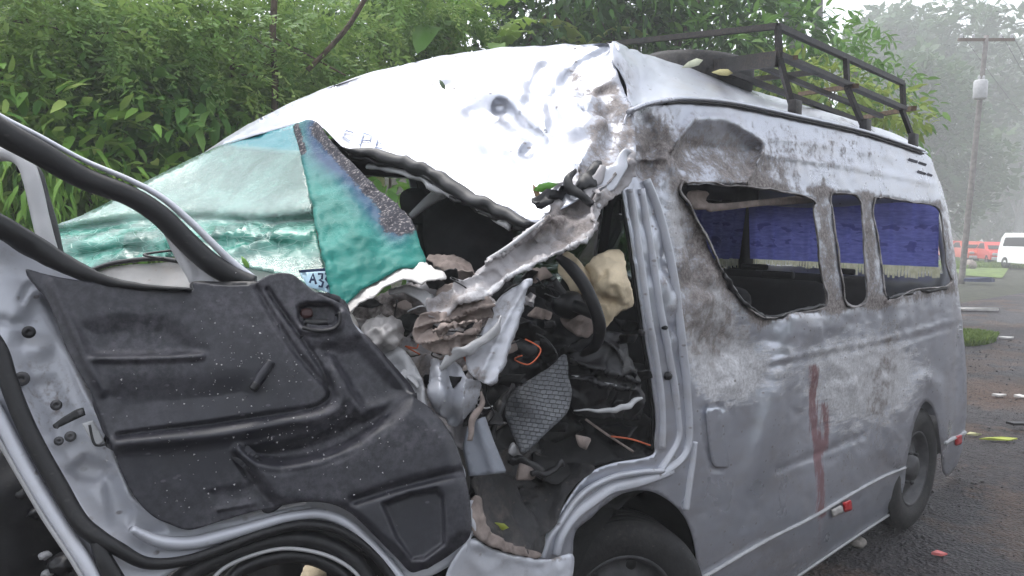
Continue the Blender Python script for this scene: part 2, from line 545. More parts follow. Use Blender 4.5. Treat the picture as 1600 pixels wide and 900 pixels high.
def glass_mat(name, trans, tint=(.16, .50, .43), crack=.8, rough=.14, spec=.6, bandcol=(.003, .040, .11)):
    """shattered laminated windscreen: attributes band (blue sun strip) and frit (black printed edge, dusty)"""
    t = NT(name)
    v1 = t.voro(34, 'DISTANCE_TO_EDGE', t.mapped((1, 1, 1.6)))
    v2 = t.voro(70, 'DISTANCE_TO_EDGE')
    n = t.noise(7, 6, .6, None, .6)
    cr = t.math('MAXIMUM', t.ramp(v1, .03, .0), t.math('MULTIPLY', t.ramp(v2, .05, .0), t.ramp(n, .45, .6)))
    cr = t.math('MULTIPLY', t.math('MULTIPLY', cr, t.ramp(t.noise(4, 4), .38, .6)), crack)
    c = t.mix(t.ramp(n, .35, .65), tuple(x * .72 for x in tint), tint)
    bnd = t.attr('band'); c = t.mix(bnd, c, bandcol); low = t.attr('low'); c = t.mix(low, c, t.mix(t.ramp(n, .4, .6), (.012, .13, .095), (.05, .33, .25)))
    cr2 = t.math('MULTIPLY', t.ramp(t.voro(20, 'DISTANCE_TO_EDGE', t.mapped((.6, .6, 2.4))), .035, .0), low); cr = t.math('MAXIMUM', cr, cr2)
    c = t.mix(t.math('MULTIPLY', cr, .35), c, (.60, .80, .74))
    fr = t.attr('frit')
    fm = t.ramp(t.math('MULTIPLY_ADD', fr, .8, t.noise(60, 6, .7)), .75, 1.0)
    fm = t.math('MULTIPLY', fm, t.ramp(fr, .05, .3))
    c = t.mix(fm, c, t.mix(t.ramp(t.noise(110, 4), .5, .72), (.045, .045, .055), (.34, .31, .30)))
    h = t.math('ADD', t.math('MULTIPLY', t.noise(24, 7, .65, t.mapped((1, 1, 2.5))), 1.0), t.math('MULTIPLY', cr, .35))
    nm = t.bump(h, .35, .007)
    r = t.math('MULTIPLY_ADD', t.math('MAXIMUM', cr, fm), .35, rough, True)
    tw = t.math('MULTIPLY', t.math('SUBTRACT', 1.0, t.math('MAXIMUM', t.math('MAXIMUM', fm, t.math('MAXIMUM', bnd, t.math('MULTIPLY', low, .75))), t.math('MULTIPLY', cr, .7)), clamp=True), trans)
    return t.done(t.bsdf(c, r, 0, nm, spec, Transmission_Weight=tw))

MT['glass'] = glass_mat('shattered_windscreen_glass', .85, (.42, .74, .66), .55, .07, .6, (.0, .20, .24))
MT['foldglass'] = glass_mat('folded_windscreen_glass', .06, (.022, .22, .185), .6, .5, .15)

# ================================================================== THE WRECKED VAN
van = empty('wrecked_van', (0, 0, 0),
            'crushed silver high-roof minibus with torn-open driver door and roof rack', 'van')
SIDE = SideSurf()
SIDE_IN = SideSurf(.05)

# ---- left flank with its window openings
flank = [(985, 173), (1030, 160), (1075, 156), (1145, 162), (1240, 182), (1350, 208), (1442, 237),
         (1462, 268), (1478, 312), (1490, 380), (1498, 450), (1506, 520), (1511, 590), (1510, 660), (1500, 715), (1484, 742),
         (1474, 738), (1471, 703), (1467, 670), (1460, 641), (1449, 627), (1440, 636), (1431, 660), (1424, 690), (1417, 727),
         (1412, 765), (1394, 800), (1320, 850), (1250, 897), (1180, 945), (1096, 1000),
         (1094, 940), (1092, 900), (1087, 860), (1079, 825), (1064, 799), (1041, 779), (1012, 767), (977, 770), (951, 785), (925, 808),
         (901, 830), (895, 865), (888, 905), (884, 960), (845, 960),
         (842, 880), (853, 842), (873, 806), (902, 762), (925, 738), (960, 724), (1019, 712),
         (1024, 690), (1025, 650), (1017, 580), (1005, 500), (990, 400), (975, 305), (968, 270), (974, 215)]
W1 = [(1066, 288), (1082, 328), (1105, 371), (1128, 418), (1152, 460), (1171, 482), (1191, 496), (1214, 497), (1233, 490), (1290, 478),
      (1286, 433), (1278, 375), (1272, 328), (1266, 309), (1171, 292)]
W2 = [(1300, 304), (1342, 309), (1348, 356), (1352, 418), (1354, 468), (1325, 476), (1315, 433), (1307, 375), (1301, 328)]
W3 = [(1367, 312), (1420, 316), (1466, 326), (1475, 375), (1481, 418), (1483, 446), (1428, 453), (1387, 467), (1379, 418), (1371, 367)]
side_relief_ = r_sum(
    # folds of the upper panel, from the roof strike
    r_ramp([(1086, 184), (1130, 180), (1160, 196), (1192, 228), (1186, 238), (1060, 238)], 184, 238, -.012, .075, 6),
    r_ramp([(1050, 240), (1130, 240), (1186, 240), (1170, 288), (1075, 290)], 240, 288, .055, -.03, 5),
    r_line([(1084, 184), (1072, 210), (1060, 235), (1050, 262)], -.022, 7),
    
    r_line([(1150, 195), (1175, 215), (1190, 230), (1180, 262), (1172, 288)], -.028, 8),
    r_line([(1010, 195), (1020, 230), (1010, 262)], .035, 14),
    r_line([(1000, 250), (1040, 245)], -.02, 5),
    r_line([(1190, 240), (1260, 250), (1340, 262), (1462, 287)], -.010, 4),
    r_line([(1190, 213), (1300, 228), (1400, 248)], -.006, 4),
    # waist crease and pressed lower line
    r_line([(1205, 574), (1290, 556), (1400, 535), (1506, 505)], .010, 5),
    r_line([(1205, 566), (1290, 548), (1400, 527), (1506, 497)], -.008, 4),
    r_line([(1216, 735), (1290, 705), (1350, 680)], .012, 5),
    # the big diagonal buckle behind the fuel flap
    r_step([(1228, 500), (1214, 560), (1198, 620), (1182, 690), (1165, 745), (1150, 790)], -.060, 20, 55),
    r_blob(1275, 640, 40, 90, .030), r_blob(1330, 600, 22, 80, -.020), r_blob(1240, 830, 60, 50, -.01),
    r_step([(1386, 480), (1390, 520), (1378, 600), (1368, 650), (1330, 740), (1300, 790)], -.030, 16, 45), r_step([(1318, 500), (1326, 560), (1320, 640), (1300, 700)], -.012, 16, 30),
    r_line([(1410, 470), (1405, 540), (1395, 640), (1380, 700)], -.016, 14),
    # rear wheel flare
    r_line([(1404, 720), (1412, 660), (1428, 610), (1446, 592), (1466, 606), (1480, 650), (1484, 700)], -.030, 13),
    # fuel flap panel gap
    r_line([(1101, 640), (1099, 665), (1104, 700), (1112, 730), (1126, 733)], .012, 3),
    r_line([(1101, 638), (1115, 634), (1128, 637)], .014, 3),
    # crushed skin of the B-post
    r_blob(1080, 400, 26, 90, .02), r_blob(1130, 540, 34, 34, .028), r_blob(1150, 600, 20, 26, -.018), r_blob(1110, 480, 20, 30, -.014))
side_relief = lambda q: 1.55 * side_relief_(q)
heavy = r_sum(r_blob(1090, 420, 60, 130, 1.0), r_blob(1030, 230, 60, 60, .9), r_blob(1130, 560, 60, 60, .8), r_blob(1180, 270, 60, 40, .7),
              r_blob(1330, 580, 110, 110, .5), lambda p: .18 + 0 * p[:, 0])
side_attr = dict(
    dirt=r_sum(r_blob(1090, 430, 46, 100, .85), r_blob(1020, 230, 50, 60, .8), r_blob(1110, 240, 90, 55, .66), r_blob(1280, 240, 130, 40, .42), r_blob(1180, 285, 50, 26, .8),
               r_line([(1066, 290), (1128, 420), (1190, 498)], .8, 14), r_line([(1190, 498), (1290, 480), (1390, 470), (1484, 450)], .8, 10),
               r_line([(1285, 300), (1292, 390), (1306, 480)], .9, 16), r_line([(1354, 308), (1360, 390), (1368, 472)], .9, 14),
               r_line([(1468, 320), (1482, 390), (1490, 450)], .7, 12), r_line([(1180, 290), (1360, 306), (1460, 318)], .5, 7),
               r_blob(1130, 520, 60, 50, .55), r_blob(1390, 540, 20, 90, .42), r_blob(1370, 660, 20, 70, .4), r_blob(1320, 720, 30, 40, .3),
               r_blob(1350, 600, 110, 80, .22), r_blob(960, 770, 60, 30, .35), r_blob(1250, 880, 90, 30, .35), lambda p: .03 + 0 * p[:, 0]),
    scuff=r_sum(r_blob(1110, 480, 50, 120, .9), r_blob(1150, 580, 60, 60, .8), r_blob(1060, 330, 26, 80, .7), r_blob(1330, 570, 120, 80, .6),
                r_blob(1400, 600, 50, 80, .5), r_blob(1230, 250, 160, 40, .3), r_blob(1310, 650, 60, 80, .45), lambda p: .06 + 0 * p[:, 0]),
    red=r_sum(r_line([(1274, 576), (1272, 640), (1277, 700), (1283, 760), (1284, 800)], 1.0, 9), r_line([(1290, 635), (1293, 670), (1288, 700)], .9, 8),
              r_line([(1284, 800), (1280, 850)], .5, 7)))
sheet('left_side_panel', flank, SIDE, MT['paint'], van, holes=(W1, W2, W3), step=5, thick=.004, relief=side_relief,
      crumple=((-.018, 5.5), (-.008, 13)), cmask=heavy, attrs=side_attr, seed=3)
# inner window frames, seen as the depth of the openings
for W, nm in ((W1, 'window_frame'), (W2, 'window_frame'), (W3, 'window_frame')):
    c = resample(catmull(W, 6, True), 12)
    P = SIDE(c, np.full(len(c), .02)); P = np.vstack([P, P[:1]])
    sweep(nm, P, .005, .03, MT['grimy'], van, sides=8, n=2, crumple=((.005, 9), (.002, 40)), seed=int(W[0][0]), cap=False)
    tp = c[np.argsort(c[:, 1])]
# torn rubber and glass stubs along the sills
sweep('window_seal', SIDE(np.array([(1130, 425), (1160, 470), (1190, 492), (1215, 495), (1250, 485), (1290, 476)], float), np.full(6, -.006)), .008, .010, MT['rubber'], van, crumple=((.01, 25),), seed=4)
sweep('window_seal', SIDE(np.array([(1385, 466), (1430, 456), (1480, 450)], float), np.full(3, -.006)), .010, .010, MT['rubber'], van, crumple=((.01, 25),), seed=5)
# headlining strip hanging across the first window
sheet('hanging_lining', [(1075, 300), (1105, 300), (1110, 318), (1190, 312), (1266, 305), (1268, 317), (1190, 322), (1112, 331), (1106, 328), (1082, 325)],
      SideSurf(.07), MT['cloth'], van, step=5, crumple=((.008, 20),), seed=9)

# ---- roof gutter
gut = np.array([(984, 174), (1010, 163), (1040, 157), (1075, 154), (1145, 160), (1240, 180), (1350, 205), (1442, 235)], float)
sweep('gutter', SIDE(gut, np.full(len(gut), -.012)), .010, .018, MT['paint'], van, sides=8)
sweep('gutter_seal', SIDE(gut[2:] + [0, 5], np.full(len(gut) - 2, -.010)), .006, .010, MT['rubber'], van, sides=6)

# ---- roof, buckled: front half folded down, rear half still up
FR = TPS([(320, 235, 3.25), (400, 187, 3.38), (500, 140, 3.45), (600, 108, 3.45), (700, 85, 3.38), (810, 70, 3.25), (905, 68, 3.12), (955, 68, 3.02),
          (400, 208, 3.08), (465, 194, 2.95), (540, 230, 2.80), (640, 250, 2.66), (740, 305, 2.46), (830, 346, 2.30),
          (870, 290, 2.36), (940, 250, 2.46), (985, 235, 2.56), (988, 172, 2.70), (700, 180, 2.98), (820, 140, 2.96), (900, 120, 2.90), (920, 180, 2.66), (800, 240, 2.62)])
front_roof = [(318, 238), (360, 210), (400, 187), (500, 140), (600, 108), (700, 85), (810, 71), (905, 68), (955, 67), (968, 73),
              (958, 92), (972, 130), (990, 170), (993, 210), (990, 248), (950, 285), (915, 300), (880, 318), (836, 347),
              (800, 330), (740, 304), (690, 276), (640, 252), (590, 238), (540, 231), (500, 195), (465, 193), (430, 202), (380, 216), (345, 228)]
roof_relief_ = r_sum(
    r_line([(955, 72), (930, 88), (905, 98), (893, 115), (885, 128)], .032, 6), r_line([(890, 112), (870, 140), (858, 160)], .022, 7),
    r_line([(893, 130), (915, 140), (950, 138), (968, 130)], .012, 7), r_line([(905, 80), (880, 76)], .01, 6),
    r_line([(900, 150), (920, 180), (925, 215), (905, 250)], -.03, 14), r_line([(940, 150), (955, 190), (950, 235)], .03, 10),
    r_blob(770, 178, 44, 26, .07), r_line([(780, 165), (810, 195), (835, 215), (820, 240)], .045, 9), r_line([(850, 105), (835, 130), (828, 158)], .035, 10), r_blob(700, 150, 50, 18, .03), r_line([(735, 175), (750, 215), (800, 260)], .03, 12), r_line([(860, 170), (868, 210)], .03, 8),
    r_line([(845, 215), (865, 250), (862, 290)], .018, 9), r_line([(700, 110), (760, 130), (800, 165)], -.012, 18),
    r_blob(690, 132, 9, 5, .012), r_line([(690, 130), (730, 210), (740, 280)], -.012, 22))
roof_relief = lambda q: 1.25 * roof_relief_(q)
roof_heavy = r_sum(r_blob(920, 170, 70, 100, 1.0), r_blob(900, 280, 70, 40, 1.0), r_blob(810, 180, 90, 80, .6), r_blob(650, 150, 120, 50, .22), lambda p: .10 + 0 * p[:, 0])
roof_attr = dict(dirt=r_sum(r_line([(895, 112), (900, 130), (925, 140), (960, 134)], .8, 9), r_blob(945, 200, 30, 66, .72), r_blob(925, 275, 48, 30, .85),
                            r_line([(965, 160), (985, 200), (975, 250)], .6, 14), r_blob(845, 320, 20, 20, .4), lambda p: .05 + 0 * p[:, 0]),
                 scuff=r_sum(r_blob(900, 200, 70, 60, .35), lambda p: 0 * p[:, 0]), red=lambda p: 0 * p[:, 0])
sheet('roof_panel', front_roof, FR, MT['paint'], van, step=5.5, thick=.003, relief=roof_relief,
      crumple=((-.026, 4.5), (-.011, 11)), cmask=roof_heavy, attrs=roof_attr, seed=21)
RR = TPS([(958, 70, 3.05), (985, 173, 2.76), (1075, 156, 3.02), (1145, 162, 3.26), (1240, 182, 3.66), (1350, 207, 4.2), (1442, 236, 4.8),
          (1010, 84, 3.5), (1075, 106, 3.9), (1160, 135, 4.3), (1240, 160, 4.75), (1400, 212, 5.6)])
rear_roof = [(955, 67), (975, 74), (1010, 86), (1075, 106), (1160, 136), (1240, 160), (1330, 187), (1400, 210), (1444, 234), (1442, 239),
             (1350, 207), (1240, 181), (1145, 161), (1075, 155), (1030, 158), (985, 172), (972, 132), (958, 95)]
sheet('roof_panel', rear_roof, RR, MT['paint'], van, step=6, thick=.003,
      relief=r_sum(r_line([(1000, 150), (1040, 143), (1090, 143), (1140, 150)], .010, 6), r_line([(960, 74), (975, 110), (985, 160)], -.02, 9)),
      crumple=((.012, 5), (.006, 14)), attrs=dict(dirt=r_sum(r_blob(975, 130, 14, 40, .5), r_blob(1330, 190, 60, 18, .3), lambda p: .05 + 0 * p[:, 0]),
                                                    scuff=lambda p: 0 * p[:, 0], red=lambda p: 0 * p[:, 0]), seed=22,
      cmask=r_sum(r_blob(970, 120, 40, 60, 1.), lambda p: .15 + 0 * p[:, 0]))
# the roof carries on over the crown and down to the far gutter
sil = np.array([(318, 239, 3.25), (360, 211, 3.32), (400, 189, 3.38), (500, 142, 3.45), (600, 110, 3.45), (700, 87, 3.38), (810, 73, 3.26), (905, 70, 3.13),
                (957, 69, 3.06), (1010, 87, 3.5), (1075, 107, 3.9), (1160, 137, 4.3), (1240, 161, 4.75), (1400, 211, 5.6)])
s0 = catmull(pp(sil), 5)
rows = [s0]
for k, (dy, dz) in enumerate(((.2, -.035), (.45, -.12), (.7, -.28), (.85, -.48))):
    r = s0.copy(); fy = np.clip((1.62 - s0[:, 1]) / .85, .12, 1)
    r[:, 1] += dy * fy; r[:, 2] += dz * np.clip(fy, .25, 1); rows.append(r)
m = len(s0)
me = mesh_np('far_roof_panel', np.vstack(rows), np.array([(a * m + i, a * m + i + 1, (a + 1) * m + i + 1, (a + 1) * m + i) for a in range(len(rows) - 1) for i in range(m - 1)]))
for a in ('dirt', 'scuff', 'red'): set_attr(me, a, np.zeros(len(me.vertices)))
link('far_roof_panel', me, MT['paint'], van)

# ---- header under the roof's front edge: torn black strips and folded lip
hd = [(540, 234, 2.79), (590, 243, 2.73), (640, 257, 2.65), (690, 283, 2.55), (740, 311, 2.45), (790, 335, 2.36), (832, 352, 2.29)]
sweep('header_rail', pp(hd), [.010, .02, .024, .024, .024, .02, .012], .02, MT['black'], van, crumple=((.012, 14),), seed=6)
sweep('header_seal', pp([(545, 242, 2.8), (600, 256, 2.72), (660, 276, 2.62), (720, 312, 2.5), (780, 345, 2.38), (826, 362, 2.3)]), .007, .01, MT['rubber'], van, crumple=((.012, 20),), seed=8)
sweep('lining_strip', pp([(575, 262, 2.78), (620, 266, 2.72), (665, 285, 2.62), (700, 306, 2.55), (745, 322, 2.47), (800, 358, 2.35)]), .010, .012, MT['greyplastic'], van, crumple=((.01, 16),), seed=9)
sweep('pillar_strip', pp([(642, 338, 2.85), (665, 318, 2.82), (690, 300, 2.75)]), [.012, .018, .026], .01, MT['greyplastic'], van)

# ---- windscreen: the far half sags over the cowl, the near half is folded on itself
WS = TPS([(85, 355, 2.85), (190, 305, 3.0), (320, 237, 3.22), (400, 210, 3.08), (470, 196, 2.93), (485, 300, 2.62), (520, 465, 2.2),
          (130, 430, 2.62), (250, 400, 2.55), (350, 420, 2.4), (300, 330, 2.80), (400, 340, 2.62), (200, 370, 2.72)])
ws_out = [(84, 357), (130, 336), (190, 305), (235, 280), (322, 237), (360, 222), (400, 211), (440, 201), (470, 197), (476, 250), (486, 310), (498, 380), (512, 430), (524, 470),
          (480, 445), (420, 425), (350, 412), (300, 402), (240, 402), (180, 412), (128, 428), (102, 408), (92, 385)]
sheet('windscreen', ws_out, WS, MT['glass'], van, step=5, thick=.005,
      relief=r_sum(r_line([(90, 366), (200, 350), (300, 345), (420, 350), (490, 345)], .045, 9), r_line([(95, 352), (200, 325), (300, 318), (400, 330), (490, 322)], -.02, 16),
                   r_line([(300, 372), (380, 368), (480, 372)], -.03, 8), r_line([(130, 385), (230, 375), (300, 388)], -.025, 7),
                   r_line([(110, 405), (200, 392), (260, 400)], .02, 6)),
      crumple=((.016, 7), (.006, 24), (.003, 60)), cmask=r_sum(r_blob(250, 380, 200, 30, 1.0), r_blob(420, 375, 90, 22, 1.0), lambda p: .06 + 0 * p[:, 0]),
      attrs=dict(band=r_poly([(345, 222), (470, 188), (482, 238), (440, 236), (400, 232), (370, 230)], .95, 6), frit=r_line([(322, 237), (400, 212), (470, 197)], .4, 4),
                 low=r_sum(r_poly([(80, 362), (150, 352), (210, 344), (300, 350), (400, 346), (450, 352), (500, 344), (520, 400), (420, 398), (300, 402), (180, 415), (128, 432)], .95, 14))), seed=31)
FG = TPS([(462, 200, 2.93), (495, 192, 2.85), (540, 250, 2.62), (600, 310, 2.42), (662, 400, 2.22), (600, 430, 2.14), (535, 480, 2.08), (505, 400, 2.20), (485, 300, 2.5), (560, 380, 2.22)])
fold = [(460, 200), (470, 193), (497, 192), (515, 218), (540, 245), (580, 285), (622, 325), (645, 350), (656, 385), (664, 410), (620, 425), (580, 445), (550, 470), (537, 484),
        (522, 470), (512, 430), (500, 380), (490, 330), (478, 270), (468, 230)]
sheet('folded_windscreen', fold, FG, MT['foldglass'], van, step=4.5, thick=.005,
      relief=r_sum(r_line([(478, 230), (492, 320), (508, 400), (526, 466)], -.02, 9), r_line([(530, 250), (580, 330), (600, 400)], .02, 20)),
      crumple=((.012, 9), (.006, 26), (.003, 70)), cmask=lambda p: .7 + 0 * p[:, 0],
      attrs=dict(band=r_sum(r_blob(510, 230, 38, 42, 1.0), r_line([(500, 200), (545, 275), (590, 335), (620, 365)], .95, 20)),
                 frit=r_sum(r_line([(505, 205), (560, 268), (610, 318), (640, 350)], 1.3, 17), r_line([(466, 200), (474, 240)], 1.0, 6), r_blob(615, 350, 24, 22, .9))), seed=33)

# ---- cowl, bonnet edge and wiper beyond the door
sheet('bonnet', [(120, 440), (160, 422), (220, 412), (300, 408), (420, 418), (500, 440), (560, 520), (520, 640), (300, 640), (110, 560)],
      TPS([(120, 440, 2.65), (300, 408, 2.52), (500, 440, 2.3), (300, 640, 2.35), (110, 560, 2.6), (560, 520, 2.15)]), MT['white'], van, step=10, crumple=((.012, 5),), seed=35)
sweep('wiper', pp([(140, 424, 2.62), (170, 413, 2.60), (205, 407, 2.57), (245, 404, 2.54), (280, 408, 2.5)]), .008, .01, MT['black'], van)
sweep('wiper', pp([(255, 404, 2.5), (225, 398, 2.52), (262, 392, 2.55), (280, 390, 2.55)]), .004, .006, MT['black'], van)
# inspection sticker / plate behind the door's corner
pl = sheet('number_plate', [(468, 424), (512, 421), (518, 458), (480, 447)], TPS([(468, 424, 2.2), (512, 421, 2.2), (518, 458, 2.16), (480, 447, 2.17)]),
           simple('pale_blue_plate', (.42, .62, .74), .5, 0, .1, 30, 0), van, step=6, curved=False)
for a, b in (((468, 424), (512, 421)), ((512, 421), (518, 458))):
    sweep('plate_border', pp([(*a, 2.185), (*b, 2.165)]), .004, .003, simple('plate_navy', (.01, .03, .09), .5), pl, smooth_path=False, sides=4)
for pts in ([(484, 442), (489, 428), (494, 444)], [(486, 437), (492, 437)], [(497, 428), (504, 428), (503, 436), (499, 437), (505, 441), (503, 448), (498, 447)],
            [(508, 427), (513, 430), (509, 436), (515, 444), (510, 450)]):
    sweep('plate_letter', pp([(x, y, 2.165) for x, y in pts]), .0032, .002, bpy.data.materials['plate_navy'], pl, smooth_path=False, sides=4)

# ---- white flap of the front wing, bent up over the hole
sheet('wing_flap', [(537, 485), (548, 462), (570, 438), (600, 418), (630, 408), (656, 404), (680, 416), (698, 428), (670, 436), (630, 440), (595, 452), (565, 468), (545, 484)],
      TPS([(537, 485, 2.05), (570, 438, 2.16), (656, 404, 2.22), (698, 428, 2.10), (630, 440, 2.06), (565, 468, 2.04)]), MT['white'], van, step=4, thick=.004,
      crumple=((-.016, 8), (.004, 36)), torn=.3, seed=36)

# ---- bent A-post and cant rail: the crumpled diagonal across the cab
AP = TPS([(985, 238, 2.50), (870, 290, 2.34), (930, 300, 2.36), (995, 275, 2.44), (940, 345, 2.26), (860, 340, 2.24), (880, 395, 2.18), (800, 395, 2.16), (740, 425, 2.10), (800, 432, 2.10), (700, 480, 2.04), (675, 465, 2.06)])
ap_out = [(992, 232), (1000, 262), (975, 292), (952, 312), (940, 335), (935, 362), (905, 385), (880, 397), (845, 408), (815, 432), (780, 448), (745, 468), (715, 480), (690, 492), (668, 480),
          (672, 462), (700, 452), (735, 428), (762, 402), (800, 380), (835, 352), (860, 330), (866, 300), (890, 282), (910, 292), (925, 268), (950, 252), (970, 240)]
ap_rel = r_sum(r_line([(985, 250), (930, 310), (925, 360), (870, 390), (790, 430)], -.04, 11), r_line([(880, 300), (900, 330), (880, 365), (820, 385)], .06, 16),
               r_line([(760, 410), (830, 365), (862, 335)], -.03, 5), r_line([(940, 300), (915, 290), (895, 310)], -.03, 6), r_line([(905, 345), (870, 372), (840, 380)], -.02, 5),
               r_line([(720, 450), (770, 430), (820, 405)], .02, 7), r_blob(700, 470, 16, 16, .02))
sheet('bent_front_pillar', ap_out, AP, MT['crushed'], van, step=4, thick=.005, relief=ap_rel, crumple=((-.024, 8), (-.010, 18), (.002, 40)), torn=1.0, seed=41,
      attrs=dict(dirt=r_sum(r_blob(880, 345, 50, 40, .75), r_blob(960, 280, 40, 30, .55), r_blob(700, 470, 30, 20, .6), lambda p: .25 + 0 * p[:, 0]),
                 scuff=r_sum(r_line([(930, 370), (870, 400), (790, 435), (720, 470)], .9, 10), r_blob(950, 270, 30, 20, .7)), red=lambda p: 0 * p[:, 0]))
sweep('torn_strip', pp([(935, 265, 2.40), (905, 282, 2.36), (870, 298, 2.31), (850, 318, 2.27)]), [.012, .022, .03, .02], .015, MT['black'], van, crumple=((.03, 12), (.015, 30)), seed=12)
sweep('torn_strip', pp([(895, 268, 2.36), (888, 285, 2.33), (905, 300, 2.31), (925, 318, 2.30)]), [.004, .014, .018, .010], .012, MT['black'], van, crumple=((.012, 20),), seed=13)
sweep('torn_strip', pp([(942, 262, 2.40), (925, 285, 2.37), (915, 318, 2.33)]), [.01, .02, .008], .008, MT['crushed'], van, crumple=((.012, 20),), seed=14)
sweep('torn_strip', pp([(985, 240, 2.44), (965, 262, 2.42), (945, 290, 2.38), (930, 318, 2.33)]), [.012, .024, .026, .012], .010, MT['jamb'], van, crumple=((.014, 18),), seed=15)
sweep('door_rail_seal', pp([(762, 406, 2.12), (795, 385, 2.15), (830, 358, 2.2), (858, 338, 2.24)]), .006, .008, MT['greyplastic'], van, sides=6)

# ---- pale lower A-post hanging down, folded wing, bottle, cloth: the torn front corner
sheet('lower_front_pillar', [(800, 450), (828, 437), (814, 482), (796, 530), (772, 594), (742, 592), (727, 557), (756, 511), (774, 473)],
      TPS([(828, 438, 2.08), (758, 602, 2.02), (740, 580, 2.04), (800, 460, 2.10)]), MT['jamb'], van, step=4, thick=.02, crumple=((-.008, 12), (.002, 45)), seed=43,
      relief=r_line([(820, 450), (790, 500), (750, 590)], -.012, 6),
      attrs=dict(dirt=r_sum(r_blob(745, 585, 14, 14, .6), r_blob(790, 490, 14, 20, .4), lambda p: .12 + 0 * p[:, 0]), scuff=lambda p: .4 + 0 * p[:, 0], red=lambda p: 0 * p[:, 0]))
sheet('folded_wing', [(672, 562), (690, 560), (715, 570), (730, 590), (752, 600), (748, 625), (735, 650), (715, 668), (700, 655), (680, 648), (668, 610)],
      TPS([(672, 562, 2.10), (720, 580, 2.04), (752, 610, 2.06), (700, 655, 2.08), (690, 610, 2.02)]), MT['jamb'], van, step=4, thick=.004,
      relief=r_sum(r_line([(685, 565), (688, 650)], -.03, 9), r_line([(704, 570), (708, 655)], .03, 8), r_line([(728, 590), (722, 655)], -.03, 9)),
      crumple=((-.010, 10),), seed=44, torn=.6, attrs=dict(dirt=r_sum(r_blob(740, 630, 20, 30, .5), lambda p: .12 + 0 * p[:, 0]), scuff=lambda p: .3 + 0 * p[:, 0], red=lambda p: 0 * p[:, 0]))
sheet('crumpled_cowl', [(545, 486), (600, 455), (660, 440), (720, 450), (770, 470), (760, 540), (735, 610), (760, 660), (735, 700), (690, 660), (640, 610), (590, 560)],
      TPS([(545, 486, 2.30), (660, 440, 2.4), (770, 470, 2.3), (640, 610, 2.2), (735, 690, 2.15), (650, 520, 2.38)]), MT['crushed'], van, step=5, thick=.003,
      crumple=((-.05, 7), (-.022, 16), (.004, 40)), seed=45, torn=1.5,
      attrs=dict(dirt=r_sum(r_blob(600, 480, 50, 30, 1.0), r_blob(640, 590, 30, 30, .6), r_blob(740, 520, 26, 40, .8), lambda p: .45 + 0 * p[:, 0]), scuff=lambda p: .15 + 0 * p[:, 0], red=lambda p: 0 * p[:, 0]))
sheet('bracket', [(606, 452), (640, 445), (668, 455), (690, 478), (672, 486), (655, 468), (630, 456), (608, 460)], TPS([(606, 452, 2.12), (668, 455, 2.12), (690, 478, 2.1), (630, 456, 2.12)]), MT['greyplastic'], van, step=4, thick=.006, curved=False)
blob('washer_bottle', U(598, 522, 2.13), (.095, .05, .045), simple('cloudy_bottle_plastic', (.40, .38, .37), .4, 0, .2, 20, .2, 40, .004, .4, (.24, .21, .2)), van, .22, 14, 51, 4, .9)
sheet('wing_liner', [(570, 545), (610, 540), (640, 560), (660, 600), (668, 650), (640, 625), (600, 580)], TPS([(570, 545, 2.12), (640, 560, 2.10), (668, 650, 2.05), (600, 580, 2.08)]), MT['greyplastic'], van, step=5, crumple=((.02, 14), (.01, 30)), seed=52)
for k, (ol, dd) in enumerate((([(680, 470), (690, 448), (712, 442), (735, 455), (742, 480), (730, 505), (700, 515), (682, 500)], 2.10),
                              ([(700, 470), (740, 460), (772, 470), (770, 492), (748, 512), (715, 505)], 2.07),
                              ([(645, 510), (662, 492), (700, 484), (748, 478), (740, 494), (705, 502), (675, 512), (668, 530), (650, 535)], 2.04),
                              ([(652, 535), (668, 512), (690, 520), (725, 515), (752, 500), (746, 522), (728, 546), (700, 556), (674, 549)], 2.02),
                              ([(672, 514), (705, 504), (742, 496), (736, 506), (708, 516), (684, 526)], 1.99))):
    q = np.array(ol, float); cx, cy = q.mean(0)
    sheet('crumpled_lining', ol, TPS([(x, y, dd + .02 * math.sin(x * .11 + k) + .0006 * abs(x - cx)) for x, y in ol] + [(cx, cy, dd - .02)]), MT['cloth'], van, step=3.2, thick=.003,
          relief=r_sum(r_line([(cx - 40, cy + 8), (cx, cy - 2), (cx + 40, cy - 10)], -.016, 4), r_line([(cx - 30, cy + 16), (cx + 5, cy + 8), (cx + 36, cy)], .014, 4)),
          crumple=((-.012, 12), (-.006, 26)), torn=.8, seed=53 + k * 3)
sweep('torn_trim', pp([(690, 572, 2.04), (712, 556, 2.02), (740, 545, 2.02), (770, 520, 2.03), (790, 495, 2.04)]), [.005, .014, .018, .010, .004], .008, MT['greyplastic'], van, crumple=((.012, 20),), seed=54)
sweep('torn_trim', pp([(612, 610, 2.05), (625, 592, 2.05), (640, 585, 2.06), (648, 605, 2.05)]), [.003, .010, .012, .004], .008, MT['greyplastic'], van, crumple=((.01, 30),), seed=55)
sweep('torn_trim', pp([(735, 690, 2.02), (738, 662, 2.03), (755, 630, 2.04), (752, 612, 2.05)]), [.006, .008, .008, .004], .008, MT['cloth'], van, crumple=((.008, 20),), seed=56)
sheet('hinge_pillar', [(732, 662), (758, 650), (772, 690), (792, 738), (760, 742), (736, 744), (726, 700)], TPS([(732, 662, 2.06), (758, 650, 2.08), (792, 738, 2.07), (736, 744, 2.03)]),
      simple('bluish_sill_plastic', (.20, .215, .25), .5, 0, .12, 10, .1, 40, .003, .35, (.2, .18, .17)), van, step=6, thick=.02, curved=False, relief=r_line([(745, 655), (775, 742)], -.02, 8))
